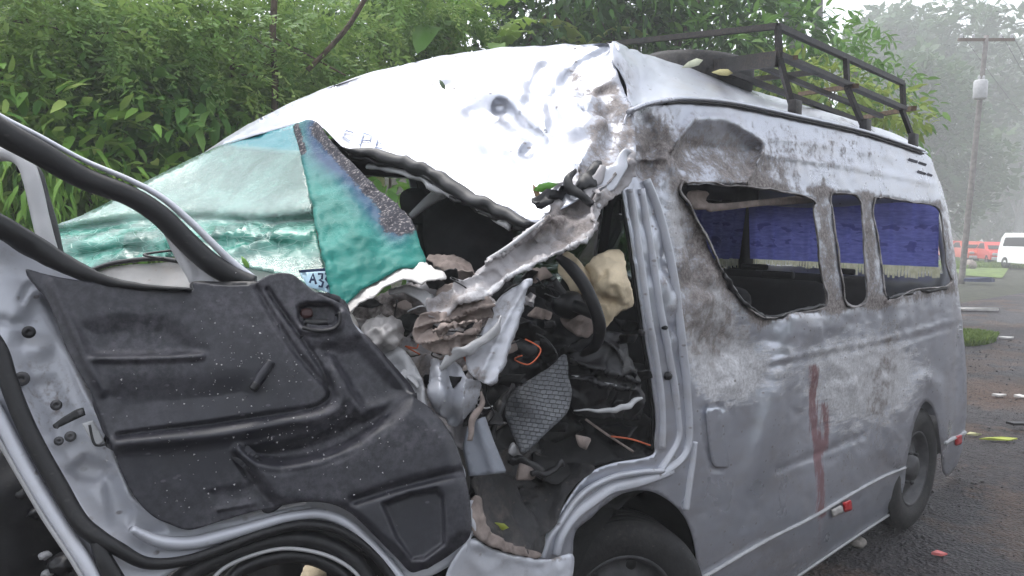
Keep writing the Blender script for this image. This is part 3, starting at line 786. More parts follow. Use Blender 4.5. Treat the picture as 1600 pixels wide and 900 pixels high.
sheet('sill_lining', [(738, 746), (790, 744), (820, 790), (850, 840), (842, 872), (800, 860), (760, 850), (738, 830), (742, 790)],
      TPS([(738, 746, 2.12), (790, 744, 2.3), (850, 840, 2.3), (842, 872, 2.22), (760, 850, 2.05)]), MT['floormat'], van, step=5, crumple=((.012, 14),), seed=57)
sheet('torn_sill_cover', [(737, 780), (752, 778), (758, 820), (790, 846), (838, 862), (836, 872), (790, 862), (752, 846), (735, 828)], TPS([(737, 780, 2.05), (758, 820, 2.05), (838, 862, 2.2), (752, 846, 2.02)]), MT['cloth'], van, step=4, thick=.006, crumple=((.01, 20),), seed=58)
sheet('front_sill', [(735, 843), (760, 853), (800, 866), (845, 874), (868, 872), (896, 866), (892, 905), (888, 980), (700, 980), (700, 890)],
      TPS([(735, 843, 2.0), (845, 874, 2.22), (896, 866, 2.34), (888, 980, 2.28), (700, 980, 1.95)]), MT['jamb'], van, step=6, thick=.004,
      relief=r_sum(r_line([(740, 850), (800, 870), (845, 878)], -.015, 5), r_line([(850, 872), (846, 980)], -.012, 6), r_line([(872, 872), (868, 980)], .012, 5)), crumple=((.006, 12),), seed=59,
      attrs=dict(dirt=r_sum(r_blob(870, 872, 14, 6, .9), lambda p: .16 + 0 * p[:, 0]), scuff=lambda p: .2 + 0 * p[:, 0], red=lambda p: 0 * p[:, 0]))

# ---- door opening: stepped white flanges of the B-post and the wheel-arch rim
def on_side(pts, off): 
    a = np.array(pts, float); return SIDE(a, np.full(len(a), off))
bp = [(986, 296), (1001, 400), (1016, 500), (1029, 580), (1037, 650), (1036, 700)]
sweep('door_flange', on_side([(x - 2, y) for x, y in bp], -.002), .014, .009, MT['jamb'], van, sides=8, crumple=((.002, 7),))
sweep('door_flange', on_side([(x + 16 + i * 1.5, y) for i, (x, y) in enumerate(bp[:-1])] + [(1058, 690), (1030, 735)], -.004), .014, .008, MT['jamb'], van, sides=8, crumple=((.002, 7),))
sweep('door_flange', on_side([(1010, 282), (1032, 340), (1050, 420), (1064, 520), (1072, 600), (1076, 680), (1066, 715), (1035, 738)], -.004), .016, .008, MT['jamb'], van, sides=8, crumple=((.002, 7),))
sweep('door_flange', on_side([(1085, 690), (1082, 720), (1076, 760), (1071, 797)], -.006), [.012, .013, .014, .014], .008, MT['jamb'], van, sides=8)
sweep('arch_flange', on_side([(1035, 735), (1000, 738), (960, 745), (925, 760), (897, 786), (873, 820), (857, 842), (846, 872)], -.016), .010, .014, MT['jamb'], van, sides=8, crumple=((.002, 7),))
sweep('arch_flange', on_side([(1050, 735), (1000, 752), (955, 763), (925, 782), (895, 808), (876, 838), (868, 868)], -.006), [.016, .02, .02, .02, .018, .016, .014], .010, MT['jamb'], van, sides=8, crumple=((.002, 7),))
sweep('door_seal', on_side([(972, 310), (986, 400), (1000, 500), (1012, 580), (1020, 650), (1018, 700)], .03), .008, .014, MT['rubber'], van, sides=8)
sweep('step_cover', on_side([(1022, 716), (960, 728), (925, 743), (900, 768), (872, 812), (850, 850), (840, 870)], .04), [.014, .016, .018, .02, .024, .024, .02], .02, MT['black'], van, sides=8)
for (x, y, r) in ((1046, 588, .014), (1004, 520, .010), (1040, 512, .008)):
    P = SIDE(np.array([(x, y)], float), np.array([-.02]))[0]
    lathe('latch_bolt', [(0, .006), (r * .7, .006), (r, 0), (r * 1.1, -.012)], P, (0, -1, 0), MT['black'], van, 16)

# ---- fuel flap
ff = sheet('fuel_flap', [(1104, 643), (1115, 638), (1127, 641), (1133, 690), (1139, 728), (1128, 731), (1115, 727), (1108, 695)], SideSurf(-.001), MT['paint'], van, step=5, thick=.004,
           attrs=dict(dirt=lambda p: .12 + 0 * p[:, 0], scuff=lambda p: .25 + 0 * p[:, 0], red=lambda p: 0 * p[:, 0]))

# ---- rub strips, lower lip and reflectors
sweep('rub_strip', on_side([(1040, 935), (1115, 893), (1160, 866), (1210, 838), (1270, 808), (1330, 772), (1380, 745), (1414, 731)], -.008), .009, .010, MT['greyplastic'], van, sides=8)
sweep('rub_strip', on_side([(1476, 692), (1492, 683), (1508, 675)], -.010), .016, .010, MT['greyplastic'], van, sides=8)
sweep('sill_lip', on_side([(1200, 932), (1250, 898), (1320, 850), (1394, 801)], -.004), .008, .014, MT['greyplastic'], van, sides=8)
for p in ([(1318, 786), (1330, 781), (1332, 797), (1320, 801)], [(1493, 683), (1503, 679), (1503, 694), (1493, 697)]):
    sheet('reflector', p, SideSurf(-.014), MT['red'], van, step=4, thick=.006, curved=False)
for p in ([(1300, 797), (1316, 789), (1318, 801), (1302, 809)],):
    sheet('reflector', p, SideSurf(-.013), MT['white'], van, step=4, thick=.005, curved=False)
# worn decal strokes by the rear top corner
for q in ([(1420, 249), (1433, 253)], [(1436, 254), (1447, 258)], [(1434, 268), (1446, 272)], [(1449, 272), (1456, 275)]):
    sweep('decal', on_side(q, -.004), .008, .002, simple('grey_decal', (.09, .095, .12), .5) if 'grey_decal' not in bpy.data.materials else bpy.data.materials['grey_decal'], van, smooth_path=False, sides=4)
# pale lettering ghosts above the windscreen
gm = simple('pale_blue_lettering', (.50, .55, .72), .5)
for q in ([(552, 207), (540, 204), (536, 212), (546, 220)], [(562, 226), (568, 208), (580, 212), (578, 220), (566, 219)], [(590, 216), (586, 230), (597, 232)], [(588, 223), (595, 224)]):
    a = np.array(q, float); d = FR.depth(a) - .012
    sweep('roof_lettering', U(a[:, 0], a[:, 1], d), .0022, .002, gm, van, smooth_path=False, sides=4)

# ---- wheels
def wheel(name, C0, ax, R, tyre_w):
    w = empty(name, (0, 0, 0)); w.parent = van
    hw = tyre_w / 2
    prof = [(R * .60, hw * .80), (R * .68, hw), (R * .80, hw * 1.06), (R * .90, hw * 1.0), (R * .955, hw * .9), (R * .985, hw * .78)]
    tread = []
    for g in (.62, .2, -.2, -.62):
        tread += [(R, hw * (g + .12)), (R, hw * (g + .05)), (R * .97, hw * (g + .04)), (R * .97, hw * (g - .04)), (R, hw * (g - .05))]
    prof = prof + tread + [(R * .985, -hw * .78), (R * .955, -hw * .9), (R * .8, -hw * 1.06), (R * .62, -hw * .85)]
    lathe('tyre', prof, C0, ax, MT['tyre'], w, 72)
    rp = [(R * .62, hw * .86), (R * .60, hw * .90), (R * .575, hw * .82), (R * .55, hw * .45), (R * .50, hw * .30), (R * .40, hw * .42), (R * .30, hw * .58), (R * .21, hw * .60), (R * .19, hw * .9), (R * .08, hw * .98), (0, hw * .98)]
    lathe('rim', rp, C0, ax, MT['steel'], w, 48)
    A = Vector(ax).normalized(); e1 = A.orthogonal().normalized(); e2 = A.cross(e1)
    for k in range(6):
        a = k * math.pi / 3
        c = Vector(C0) + (e1 * math.cos(a) + e2 * math.sin(a)) * R * .27 + A * hw * .6
        lathe('wheel_nut', [(0, .02), (.008, .02), (.011, .012), (.011, 0)], c, ax, MT['steel'], w, 6)
        a += math.pi / 6
        c = Vector(C0) + (e1 * math.cos(a) + e2 * math.sin(a)) * R * .47 + A * hw * .375
        lathe('rim_hole', [(0, .004), (.018, .004), (.022, 0)], c, ax, MT['rubber'], w, 12)
    return w
RWc = UY(1431, 745, 0.03)
RWc = (RWc[0], .13, .335)
wheel('rear_wheel', (RWc[0], .13, .365), (0, -1, 0), .365, .21)
FWc = UY(985, 985, 0.12)
wheel('front_wheel', (FWc[0], .20, .34), (-.55, -1, .05), .34, .22)
# dark wheel housings
def housing(name, cx, R, y0, y1):
    n = 24; V = []; Fc = []
    for i in range(n + 1):
        a = math.pi * (i / n) * 1.15 - .1
        for y in (y0, y1): V.append((cx + R * math.cos(a), y, .34 + R * math.sin(a)))
    for i in range(n): Fc.append((2 * i, 2 * i + 1, 2 * i + 3, 2 * i + 2))
    k = len(V); V.append((cx, y1, .34))
    for i in range(n): Fc.append((k, 2 * i + 1, 2 * i + 3))
    me = bpy.data.meshes.new(name); me.from_pydata(V, [], Fc); me.update()
    link(name, me, MT['dark'], van)
housing('wheel_housing', RWc[0], .40, .08, .5)
housing('wheel_housing', FWc[0], .48, .05, .55)

# ---- floor, far side, tail: the body's other walls
def flat_sheet(name, outline, holes, mapf, mat, step=.12, thick=.01):
    class S:
        def __call__(s, pts, off): return mapf(pts)
    return sheet(name, outline, S(), mat, van, holes=holes, step=step, thick=thick, curved=False)
far = [(-.55, .30), (3.55, .30), (3.6, 1.2), (3.42, 2.08), (.2, 2.08), (-.35, 1.9), (-.85, 1.35), (-.95, .9), (-.85, .4)]
fw = [[(-.45, 1.22), (.35, 1.22), (.33, 1.82), (-.05, 1.82)], [(.62, 1.25), (1.75, 1.25), (1.75, 1.82), (.62, 1.82)], [(1.83, 1.25), (2.25, 1.25), (2.25, 1.82), (1.83, 1.82)], [(2.33, 1.25), (3.36, 1.25), (3.28, 1.82), (2.33, 1.82)]]
ymap = lambda o: (lambda p: np.c_[p[:, 0], 1.66 + o - np.where(p[:, 1] > 1.25, .13 * np.clip((p[:, 1] - 1.25) / .9, 0, 2), 0), p[:, 1] + .175])
fo = flat_sheet('right_side_panel', far, fw, ymap(0), MT['paint'])
for a in ('dirt', 'scuff', 'red'): pass
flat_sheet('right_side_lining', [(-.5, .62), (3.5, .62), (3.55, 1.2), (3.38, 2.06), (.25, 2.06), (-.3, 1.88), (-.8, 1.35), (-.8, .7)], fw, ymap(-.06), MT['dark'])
tint = NT('tinted_window_glass')
tint.done(tint.bsdf((.10, .12, .12), .05, 0, None, .5, Transmission_Weight=.92))
for w in fw[1:]:
    x0, x1 = w[0][0], w[1][0]
    flat_sheet('side_window_pane', [(x0 - .02, 1.23), (x1 + .02, 1.23), (x1 - .02 if x1 > 3 else x1 + .02, 1.84), (x0 - .02, 1.84)], [], ymap(-.02), tint.m, .2, .004)
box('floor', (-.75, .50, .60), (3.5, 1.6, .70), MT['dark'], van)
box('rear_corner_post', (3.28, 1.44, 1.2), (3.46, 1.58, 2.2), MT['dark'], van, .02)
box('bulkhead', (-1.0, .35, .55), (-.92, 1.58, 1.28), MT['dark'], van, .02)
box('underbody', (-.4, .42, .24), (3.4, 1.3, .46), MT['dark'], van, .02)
ti = [(.1, .35), (1.56, .35), (1.60, 1.2), (1.5, 2.05), (.85, 2.2), (.25, 2.05), (.10, 1.2)]
flat_sheet('tailgate', ti, [[(.17, 1.335), (1.5, 1.335), (1.45, 1.76), (.22, 1.76)]], lambda p: np.c_[3.62 - .22 * np.clip((p[:, 1] - 1.2), 0, 2), p[:, 0], p[:, 1] + .175], MT['paint'])
box('rear_bumper', (3.5, .10, .30), (3.72, 1.58, .55), MT['greyplastic'], van, .05, None, 3)

# ---- inside
def seat(name, x, y, w, mat=None, z=.6, lean=.22, hgt=.68):
    s = empty(name, (0, 0, 0)); s.parent = van
    mat = mat or MT['seat']
    box('cushion', (x - .42, y, z + .22), (x, y + w, z + .40), mat, s, .06, None, 3)
    b = box('backrest', (x - .02, y, z + .36), (x + .12, y + w, z + .36 + hgt), mat, s, .06, (lean, 'Y'), 3)
    box('seat_base', (x - .36, y + .05, z), (x - .04, y + w - .05, z + .22), MT['dark'], s)
    n = max(1, int(w / .45))
    for k in range(n):
        yy = y + (k + .5) * w / n
        box('grab_handle', (x + .10, yy - .10, z + .36 + hgt), (x + .13, yy + .10, z + .40 + hgt), MT['black'], s, .01)
for x in (1.25, 2.05, 2.85): seat('bench_seat', x, .28, 1.2, None, .68, .2, .46)
# passenger seat back behind the windscreen hole
sheet('passenger_seat_back', [(664, 390), (660, 356), (666, 322), (680, 306), (705, 303), (740, 311), (772, 325), (794, 352), (806, 378), (800, 430), (740, 450), (680, 440)],
      TPS([(664, 390, 2.95), (690, 305, 3.05), (794, 352, 2.85), (740, 445, 2.8), (735, 370, 2.78)]), MT['seat'], van, step=8, thick=.10)
sheet('passenger_headrest', [(628, 330), (625, 305), (640, 294), (662, 296), (672, 310), (668, 345), (645, 350)], TPS([(628, 330, 3.2), (645, 294, 3.25), (672, 310, 3.15), (645, 350, 3.1), (650, 320, 3.08)]), MT['seat'], van, step=6, thick=.08)
sheet('dash_top', [(668, 398), (690, 393), (715, 396), (738, 412), (742, 432), (715, 430), (690, 420)], TPS([(668, 398, 2.45), (715, 396, 2.5), (742, 432, 2.38), (690, 420, 2.40), (708, 410, 2.41)]), MT['cloth'], van, step=4, crumple=((-.014, 11), (-.006, 25)), torn=.8, seed=61)
sheet('dashboard', [(640, 440), (660, 402), (700, 410), (745, 420), (800, 440), (880, 470), (940, 520), (930, 640), (860, 700), (800, 720), (740, 640), (680, 560)],
      TPS([(640, 440, 2.55), (745, 420, 2.6), (880, 470, 2.65), (940, 520, 2.7), (930, 640, 2.7), (800, 720, 2.4), (680, 560, 2.45), (820, 560, 2.5)]), MT['black'], van, step=7, thick=.01, crumple=((-.05, 6), (-.022, 14), (.004, 40)), seed=62)
# steering wheel: rim, spokes, hub
sw = empty('steering_wheel', (0, 0, 0)); sw.parent = van
c0 = U(893, 470, 2.50); axn = Vector((-.35, -.55, .62)).normalized()
e1 = axn.orthogonal().normalized(); e2 = axn.cross(e1)
ring = [tuple(Vector(c0) + (e1 * math.cos(a) + e2 * math.sin(a)) * .14) for a in np.linspace(0, 2 * math.pi, 25)]
sweep('rim', pp([(872, 402, 2.34), (892, 418, 2.32), (912, 444, 2.31), (928, 478, 2.31), (937, 512, 2.33), (930, 540, 2.40), (912, 552, 2.48)]), [.012, .019, .020, .020, .020, .017, .010], .018, MT['black'], sw, sides=10)
sweep('spoke', pp([(930, 490, 2.33), (905, 480, 2.42), (890, 475, 2.48)]), .02, .012, MT['black'], sw)
sweep('spoke', pp([(862, 440, 2.47), (878, 462, 2.48), (890, 475, 2.48)]), .02, .012, MT['black'], sw)
blob('hub', U(890, 476, 2.50), (.06, .06, .045), MT['black'], sw, .05, 6, 63, 3)
# airbag / foam
sheet('burst_foam', [(872, 420), (882, 395), (900, 402), (912, 418), (928, 402), (950, 393), (972, 396), (978, 425), (988, 462), (986, 478), (962, 492), (945, 512), (925, 500), (905, 470), (888, 445)],
      TPS([(882, 395, 2.62), (950, 393, 2.62), (988, 470, 2.62), (940, 512, 2.58), (905, 460, 2.56), (955, 440, 2.44), (905, 415, 2.52)]), MT['cream'], van, step=3.5, thick=.03,
      relief=r_sum(r_line([(915, 418), (925, 440), (915, 460)], .05, 7), r_line([(945, 430), (930, 455), (955, 470)], .03, 7), r_line([(965, 440), (975, 470)], -.02, 7)), crumple=((.006, 12), (.003, 40)), seed=64)
sheet('burst_foam', [(880, 482), (900, 478), (922, 492), (932, 512), (920, 526), (895, 518), (880, 502)], TPS([(880, 482, 2.55), (922, 492, 2.5), (920, 526, 2.5), (880, 502, 2.55), (905, 500, 2.47)]), MT['cloth'], van, step=4, thick=.02, crumple=((.012, 18),), seed=65)
# woven cover of the driver's cushion, tipped up
weave = NT('woven_grey_vinyl')
br = weave.n("ShaderNodeTexBrick"); wv = weave.n('ShaderNodeCombineXYZ'); weave.l(weave.attr('wu'), wv.inputs[0]); weave.l(weave.attr('wv'), wv.inputs[1]); weave.l(wv.outputs[0], br.inputs[0])
br.inputs['Scale'].default_value = 10.0; br.inputs['Mortar Size'].default_value = .05; br.inputs['Brick Width'].default_value = .7; br.inputs['Row Height'].default_value = .5; br.inputs['Mortar Smooth'].default_value = 1.0
br.inputs['Color1'].default_value = (.125, .13, .14, 1); br.inputs['Color2'].default_value = (.085, .09, .10, 1); br.inputs['Mortar'].default_value = (.035, .035, .04, 1)
weave.done(weave.bsdf(br.outputs[0], .5, .1, weave.bump(br.outputs['Fac'], .8, -.006), .5))
sheet('woven_seat_cover', [(788, 640), (800, 612), (830, 590), (860, 572), (884, 552), (890, 590), (894, 622), (884, 648), (850, 680), (818, 706), (806, 690), (795, 665)],
      TPS([(788, 640, 2.28), (884, 552, 2.40), (894, 622, 2.34), (818, 706, 2.18), (840, 630, 2.25)]), weave.m, van, step=5, thick=.03, crumple=((-.008, 7),), seed=66,
      attrs=dict(wu=lambda q: ((q[:, 0] - 780) * .95 + (q[:, 1] - 550) * .25) / 130, wv=lambda q: ((q[:, 1] - 530) * .95 + (q[:, 0] - 780) * -.12) / 130))
# torn black panels and grey lips beside the seat
sheet('torn_seat_frame', [(888, 540), (930, 520), (965, 515), (985, 545), (1005, 590), (1012, 640), (1000, 660), (960, 655), (900, 650), (888, 600)],
      TPS([(888, 540, 2.52), (965, 515, 2.58), (1012, 640, 2.66), (900, 650, 2.46), (950, 590, 2.46)]), MT['black'], van, step=4.5, thick=.006,
      relief=r_sum(r_line([(890, 560), (930, 575), (970, 590), (1005, 600)], -.04, 6), r_line([(890, 590), (940, 600), (1000, 610)], -.03, 5), r_line([(890, 575), (990, 600)], .03, 6), r_line([(940, 525), (965, 545), (980, 575)], -.03, 8)), crumple=((-.022, 9), (-.008, 20)), seed=67)
sweep('torn_lip', pp([(896, 640, 2.42), (930, 643, 2.44), (960, 640, 2.48), (985, 632, 2.53), (1001, 622, 2.58)]), [.003, .005, .010, .012, .004], .006, MT['greyplastic'], van, crumple=((.006, 20),))
sweep('torn_lip', pp([(892, 588, 2.44), (930, 596, 2.46), (965, 603, 2.5)]), .004, .006, MT['greyplastic'], van, crumple=((.006, 20),))
sheet('seat_box', [(830, 715), (890, 650), (1010, 650), (1022, 712), (960, 722), (900, 740), (860, 760)], TPS([(830, 715, 2.45), (890, 650, 2.75), (1010, 650, 2.95), (1022, 712, 2.75), (900, 740, 2.5)]), MT['dark'], van, step=8, crumple=((.015, 12),), seed=68)
sweep('seat_belt', pp([(915, 655, 2.5), (950, 680, 2.54), (990, 706, 2.6)]), .004, .002, MT['cloth'], van)
sweep('cable', pp([(955, 682, 2.52), (985, 686, 2.56), (1016, 696, 2.6)]), .003, .003, MT['orange'], van)
sheet('pedal_box', [(735, 740), (800, 700), (870, 720), (930, 730), (890, 770), (860, 830), (800, 850), (745, 830)], TPS([(735, 740, 2.25), (870, 720, 2.5), (930, 730, 2.45), (860, 830, 2.32), (745, 830, 2.2)]), MT['floormat'], van, step=5,
      relief=r_sum(*[r_line([(740 + 6 * k, 745 + 12 * k), (850 - 4 * k, 742 + 14 * k)], -.012, 3) for k in range(7)]), crumple=((.012, 14),), seed=69)
for q, rr, mt in (([(800, 715), (820, 722), (850, 740)], .014, 'black'), ([(830, 745), (850, 735), (885, 722)], .01, 'black'), ([(795, 700), (812, 716)], .012, 'greyplastic'), ([(902, 688), (918, 694)], .016, 'cloth'),
                  ([(810, 738), (830, 742)], .02, 'cloth'), ([(770, 690), (778, 640), (800, 600)], .012, 'black'), ([(760, 560), (790, 540), (840, 545)], .02, 'black'), ([(782, 548), (800, 540)], .018, 'cloth')):
    sweep('broken_fitting', pp([(x, y, 2.2 + i * .04) for i, (x, y) in enumerate(q)]), rr, rr * .7, MT[mt], van, crumple=((.012, 22),), seed=int(q[0][0]))

# ---- blue curtains over the far windows, fringed below
ct = NT('blue_curtain_cloth')
row = ct.math('MULTIPLY', ct.ramp(ct.noise(9, 2, .5, ct.mapped((1.1, 1, 2.3))), .56, .60), 1.0)
sx = ct.n("ShaderNodeSeparateXYZ"); ct.l(ct.pos(), sx.inputs[0])
zz = sx.outputs[2]
band = ct.math('MULTIPLY', ct.ramp(zz, 1.64, 1.66), ct.ramp(zz, 1.84, 1.82))
gap = ct.math('MULTIPLY', ct.ramp(zz, 1.725, 1.73), ct.ramp(zz, 1.765, 1.76))
gm_ = ct.math('MULTIPLY', ct.math('MULTIPLY', row, band), ct.math('SUBTRACT', 1.0, gap))
cc = ct.mix(ct.ramp(ct.noise(14, 6, .6, ct.mapped((1, 1, 5))), .3, .7), (.12, .135, .42), (.20, .215, .58))
cc = ct.mix(ct.math('MULTIPLY', gm_, .7), cc, (.06, .065, .24))
cb = ct.bsdf(cc, .9, 0, None, .1)
ctr = ct.n("ShaderNodeBsdfTranslucent"); ct.l(cc, ctr.inputs[0])
cmx = ct.n("ShaderNodeMixShader"); cmx.inputs[0].default_value = .6
ct.l(cb, cmx.inputs[1]); ct.l(ctr.outputs[0], cmx.inputs[2]); ct.done(cmx.outputs[0])
ft = NT('yellow_curtain_fringe'); fc_ = ft.mix(ft.ramp(ft.noise(30, 4), .3, .7), (.66, .64, .44), (.85, .83, .66))
fb_ = ft.bsdf(fc_, .9, 0, None, .1); ftr = ft.n("ShaderNodeBsdfTranslucent"); ft.l(fc_, ftr.inputs[0]); fmx = ft.n("ShaderNodeMixShader"); fmx.inputs[0].default_value = .6
ft.l(fb_, fmx.inputs[1]); ft.l(ftr.outputs[0], fmx.inputs[2]); fringe = ft.done(fmx.outputs[0])
def curtain(y0, y1, z0, z1, x=3.40):
    n = int((y1 - y0) / .012); V = []; Fc = []
    for i in range(n + 1):
        y = y0 + (y1 - y0) * i / n
        for j in range(7):
            z = z0 + (z1 - z0) * j / 6 + (.015 * math.sin(y * 5.1) if j == 6 else 0)
            V.append((x - .15 * (z - 1.3) + .010 * math.sin(y * 46) + .005 * math.sin(y * 91 + z * 4), y, z))
    for i in range(n):
        for j in range(6): Fc.append((i * 7 + j, (i + 1) * 7 + j, (i + 1) * 7 + j + 1, i * 7 + j + 1))
    me = bpy.data.meshes.new('curtain'); me.from_pydata(V, [], Fc); me.update()
    o = link('curtain', me, ct.m, van)
    V = []; Fc = []; k = 0
    rr = random.Random(int(y0 * 100))
    y = y0
    while y < y1:
        l = .060 + rr.uniform(-.012, .01) + .02 * math.sin(y * 4); w = .02
        xx = x + .010 * math.sin(y * 46)
        V += [(xx, y, z0 + .008), (xx, y + w, z0 + .008), (xx, y + w - .003, z0 - l), (xx, y + .003, z0 - l)]
        Fc.append((k, k + 1, k + 2, k + 3)); k += 4; y += .0185
    me = bpy.data.meshes.new('fringe'); me.from_pydata(V, [], Fc); me.update()
    link('fringe', me, fringe, o, False)
curtain(.12, 1.56, 1.56, 1.955)
# the same cloth along the last far window
n = 90; V = []; Fc = []
for i in range(n + 1):
    x = 2.25 + 1.1 * i / n
    for j in range(5):
        z = 1.56 + .39 * j / 4; V.append((x, 1.50 + .012 * math.sin(x * 44) - .1 * (z - 1.45), z))
for i in range(n):
    for j in range(4): Fc.append((i * 5 + j, (i + 1) * 5 + j, (i + 1) * 5 + j + 1, i * 5 + j + 1))
me = bpy.data.meshes.new('curtain'); me.from_pydata(V, [], Fc); me.update(); cs = link('curtain', me, ct.m, van)
V = []; Fc = []
for i in range(60):
    x = 2.25 + 1.1 * i / 60; k = len(V); l = .06 + .01 * math.sin(i * 2.3)
    V += [(x, 1.495, 1.565), (x + .018, 1.495, 1.565), (x + .016, 1.49, 1.56 - l), (x + .002, 1.49, 1.56 - l)]; Fc.append((k, k + 1, k + 2, k + 3))
me = bpy.data.meshes.new('fringe'); me.from_pydata(V, [], Fc); me.update(); link('fringe', me, fringe, cs, False)

# ---- loose shards, wires and torn foam packed into the crushed cab
def in_poly_pts(poly, n, seed):
    rg = np.random.default_rng(seed); q = np.array(poly, float); out = []
    while len(out) < n:
        c = rg.uniform(q.min(0), q.max(0), (n * 3, 2)); out += list(c[inside(q, c)])
    return np.array(out[:n]), rg
zone = [(560, 475), (640, 440), (720, 430), (800, 440), (850, 420), (880, 520), (870, 560), (800, 600), (780, 640), (760, 680), (720, 660), (650, 590), (600, 550)]
pts_, rg_ = in_poly_pts(zone, 46, 5)
for k, (x, y) in enumerate(pts_):
    d = 2.10 + .22 * rg_.random() + (.12 if x > 760 else 0); r = rg_.uniform(8, 24); a0 = rg_.uniform(0, 6.28); m_ = rg_.integers(4, 7)
    ol = [(x + r * rg_.uniform(.35, 1.3) * math.cos(a0 + 6.28 * i / m_) * 1.5, y + r * rg_.uniform(.3, 1.0) * math.sin(a0 + 6.28 * i / m_)) for i in range(m_)]
    tx, ty = rg_.uniform(-.004, .004, 2)
    mt = ('black', 'crushed', 'dark', 'grimy', 'black', 'cloth', 'dark', 'rubber')[k % 8]
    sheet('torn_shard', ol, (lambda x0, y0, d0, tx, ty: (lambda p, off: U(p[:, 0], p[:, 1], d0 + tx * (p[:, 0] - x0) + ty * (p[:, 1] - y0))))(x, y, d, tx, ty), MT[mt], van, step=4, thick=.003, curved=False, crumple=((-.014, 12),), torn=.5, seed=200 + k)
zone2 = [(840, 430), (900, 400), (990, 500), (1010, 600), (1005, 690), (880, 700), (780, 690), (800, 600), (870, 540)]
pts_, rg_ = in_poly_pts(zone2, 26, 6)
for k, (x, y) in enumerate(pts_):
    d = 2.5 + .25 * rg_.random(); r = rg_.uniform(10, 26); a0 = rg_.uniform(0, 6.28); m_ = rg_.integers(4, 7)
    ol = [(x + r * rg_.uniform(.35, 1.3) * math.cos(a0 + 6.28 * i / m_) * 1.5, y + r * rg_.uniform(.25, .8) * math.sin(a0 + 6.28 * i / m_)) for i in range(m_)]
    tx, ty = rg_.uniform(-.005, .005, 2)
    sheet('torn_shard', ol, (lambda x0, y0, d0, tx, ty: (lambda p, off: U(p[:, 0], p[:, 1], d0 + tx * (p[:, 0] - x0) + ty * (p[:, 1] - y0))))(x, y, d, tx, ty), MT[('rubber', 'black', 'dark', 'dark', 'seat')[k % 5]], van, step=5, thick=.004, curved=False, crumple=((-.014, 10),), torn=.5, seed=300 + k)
# crumbs of broken safety glass, past counting
def crumbs(name, parent, zones, surf, seed, mat):
    rg = np.random.default_rng(seed); Vs = []; Fs = []; k = 0
    base = np.array([(1, 0, 0), (-.5, .9, 0), (-.5, -.9, 0), (.1, 0, .9)], float); tri = np.array([(0, 1, 2), (0, 1, 3), (1, 2, 3), (2, 0, 3)])
    for (cx, cy, sx, sy, n) in zones:
        q = np.c_[rg.normal(cx, sx, n), rg.normal(cy, sy, n)]
        P = surf(q)
        for p in P:
            M = np.linalg.qr(rg.normal(size=(3, 3)))[0]; s = .0010 * (3.6 ** rg.random())
            Vs.append(p + (base @ M) * s * np.array([1, 1, 1])); Fs.append(tri + k); k += 4
    o = link(name, mesh_np(name, np.vstack(Vs), np.vstack(Fs)), mat, parent, False); o['kind'] = 'stuff'
MT['crumb'] = simple('glass_crumb', (.36, .35, .35), .4, 0, .3, 60, 0)
pts_, rg_ = in_poly_pts(zone + [], 24, 8)
for k, (x, y) in enumerate(pts_):
    q = [(x, y, 2.10)]
    for i in range(4): q.append((q[-1][0] + rg_.uniform(-26, 26), q[-1][1] + rg_.uniform(-8, 26), q[-1][2] + rg_.uniform(-.03, .05)))
    sweep('wire', pp(q), .0022, .0022, MT[('black', 'black', 'greyplastic', 'rubber', 'orange', 'black')[k % 6]], van, sides=5)

# ================================================================== the torn driver door (still hanging on the van)
door = empty('driver_door', (0, 0, 0)); door.parent = van
door['label'] = 'open driver door showing dusty black inner trim, latch edge and bare window frame'
DR = TPS([(40, 400, 1.78), (430, 430, 2.0), (545, 480, 2.03), (735, 720, 2.02), (735, 870, 1.98), (500, 790, 1.92), (290, 830, 1.80), (150, 640, 1.76),
          (0, 620, 1.68), (150, 900, 1.66), (0, 380, 1.74), (-60, 900, 1.6), (-60, 600, 1.64), (-60, 300, 1.70), (330, 600, 1.88)], 1e-2)
def dr(pts, off):
    a = np.array(pts, float); return U(a[:, 0], a[:, 1], DR.depth(a) + off)
Z0 = lambda p: 0 * p[:, 0]
shell = [(-60, 318), (-20, 345), (20, 365), (100, 412), (200, 452), (300, 462), (430, 452), (540, 500), (640, 640), (722, 740), (735, 850), (690, 892), (650, 905), (622, 905), (590, 872), (555, 846), (505, 826),
         (450, 826), (390, 840), (330, 862), (285, 885), (240, 915), (215, 960), (170, 960), (118, 868), (70, 790), (30, 722), (0, 672), (-60, 560)]
jamb_attr = dict(dirt=r_sum(r_blob(95, 620, 50, 50, .3), lambda p: .14 + 0 * p[:, 0]), scuff=lambda p: .25 + 0 * p[:, 0], red=Z0)
sheet('door_shell', shell, DR, MT['jamb'], door, step=5.5, thick=.012,
      relief=r_sum(r_poly([(70, 455), (48, 470), (30, 505), (22, 540), (40, 590), (62, 640), (85, 700), (120, 760), (165, 820), (230, 850), (250, 830), (200, 790), (160, 700), (140, 640), (110, 560), (90, 490)], .022, 16),
                   r_poly([(75, 470), (120, 560), (170, 660), (215, 770), (290, 815), (480, 775), (600, 840), (640, 880), (725, 830), (700, 690), (560, 540), (500, 475), (430, 445), (300, 470)], .075, 14), r_line([(5, 500), (15, 505), (28, 505)], .012, 6), r_blob(55, 545, 22, 16, -.014), r_poly([(38, 600), (85, 590), (110, 640), (95, 690), (70, 680)], .012, 12),
                   r_poly([(104, 735), (135, 715), (172, 732), (150, 755), (120, 752)], .025, 9), r_poly([(160, 745), (180, 742), (205, 800), (200, 828), (175, 822)], .012, 8),
                   r_line([(34, 470), (44, 450), (62, 442)], .012, 5), r_line([(0, 640), (60, 745), (130, 862), (160, 930)], .03, 7)),
      crumple=((-.004, 6),), attrs=jamb_attr, seed=71)
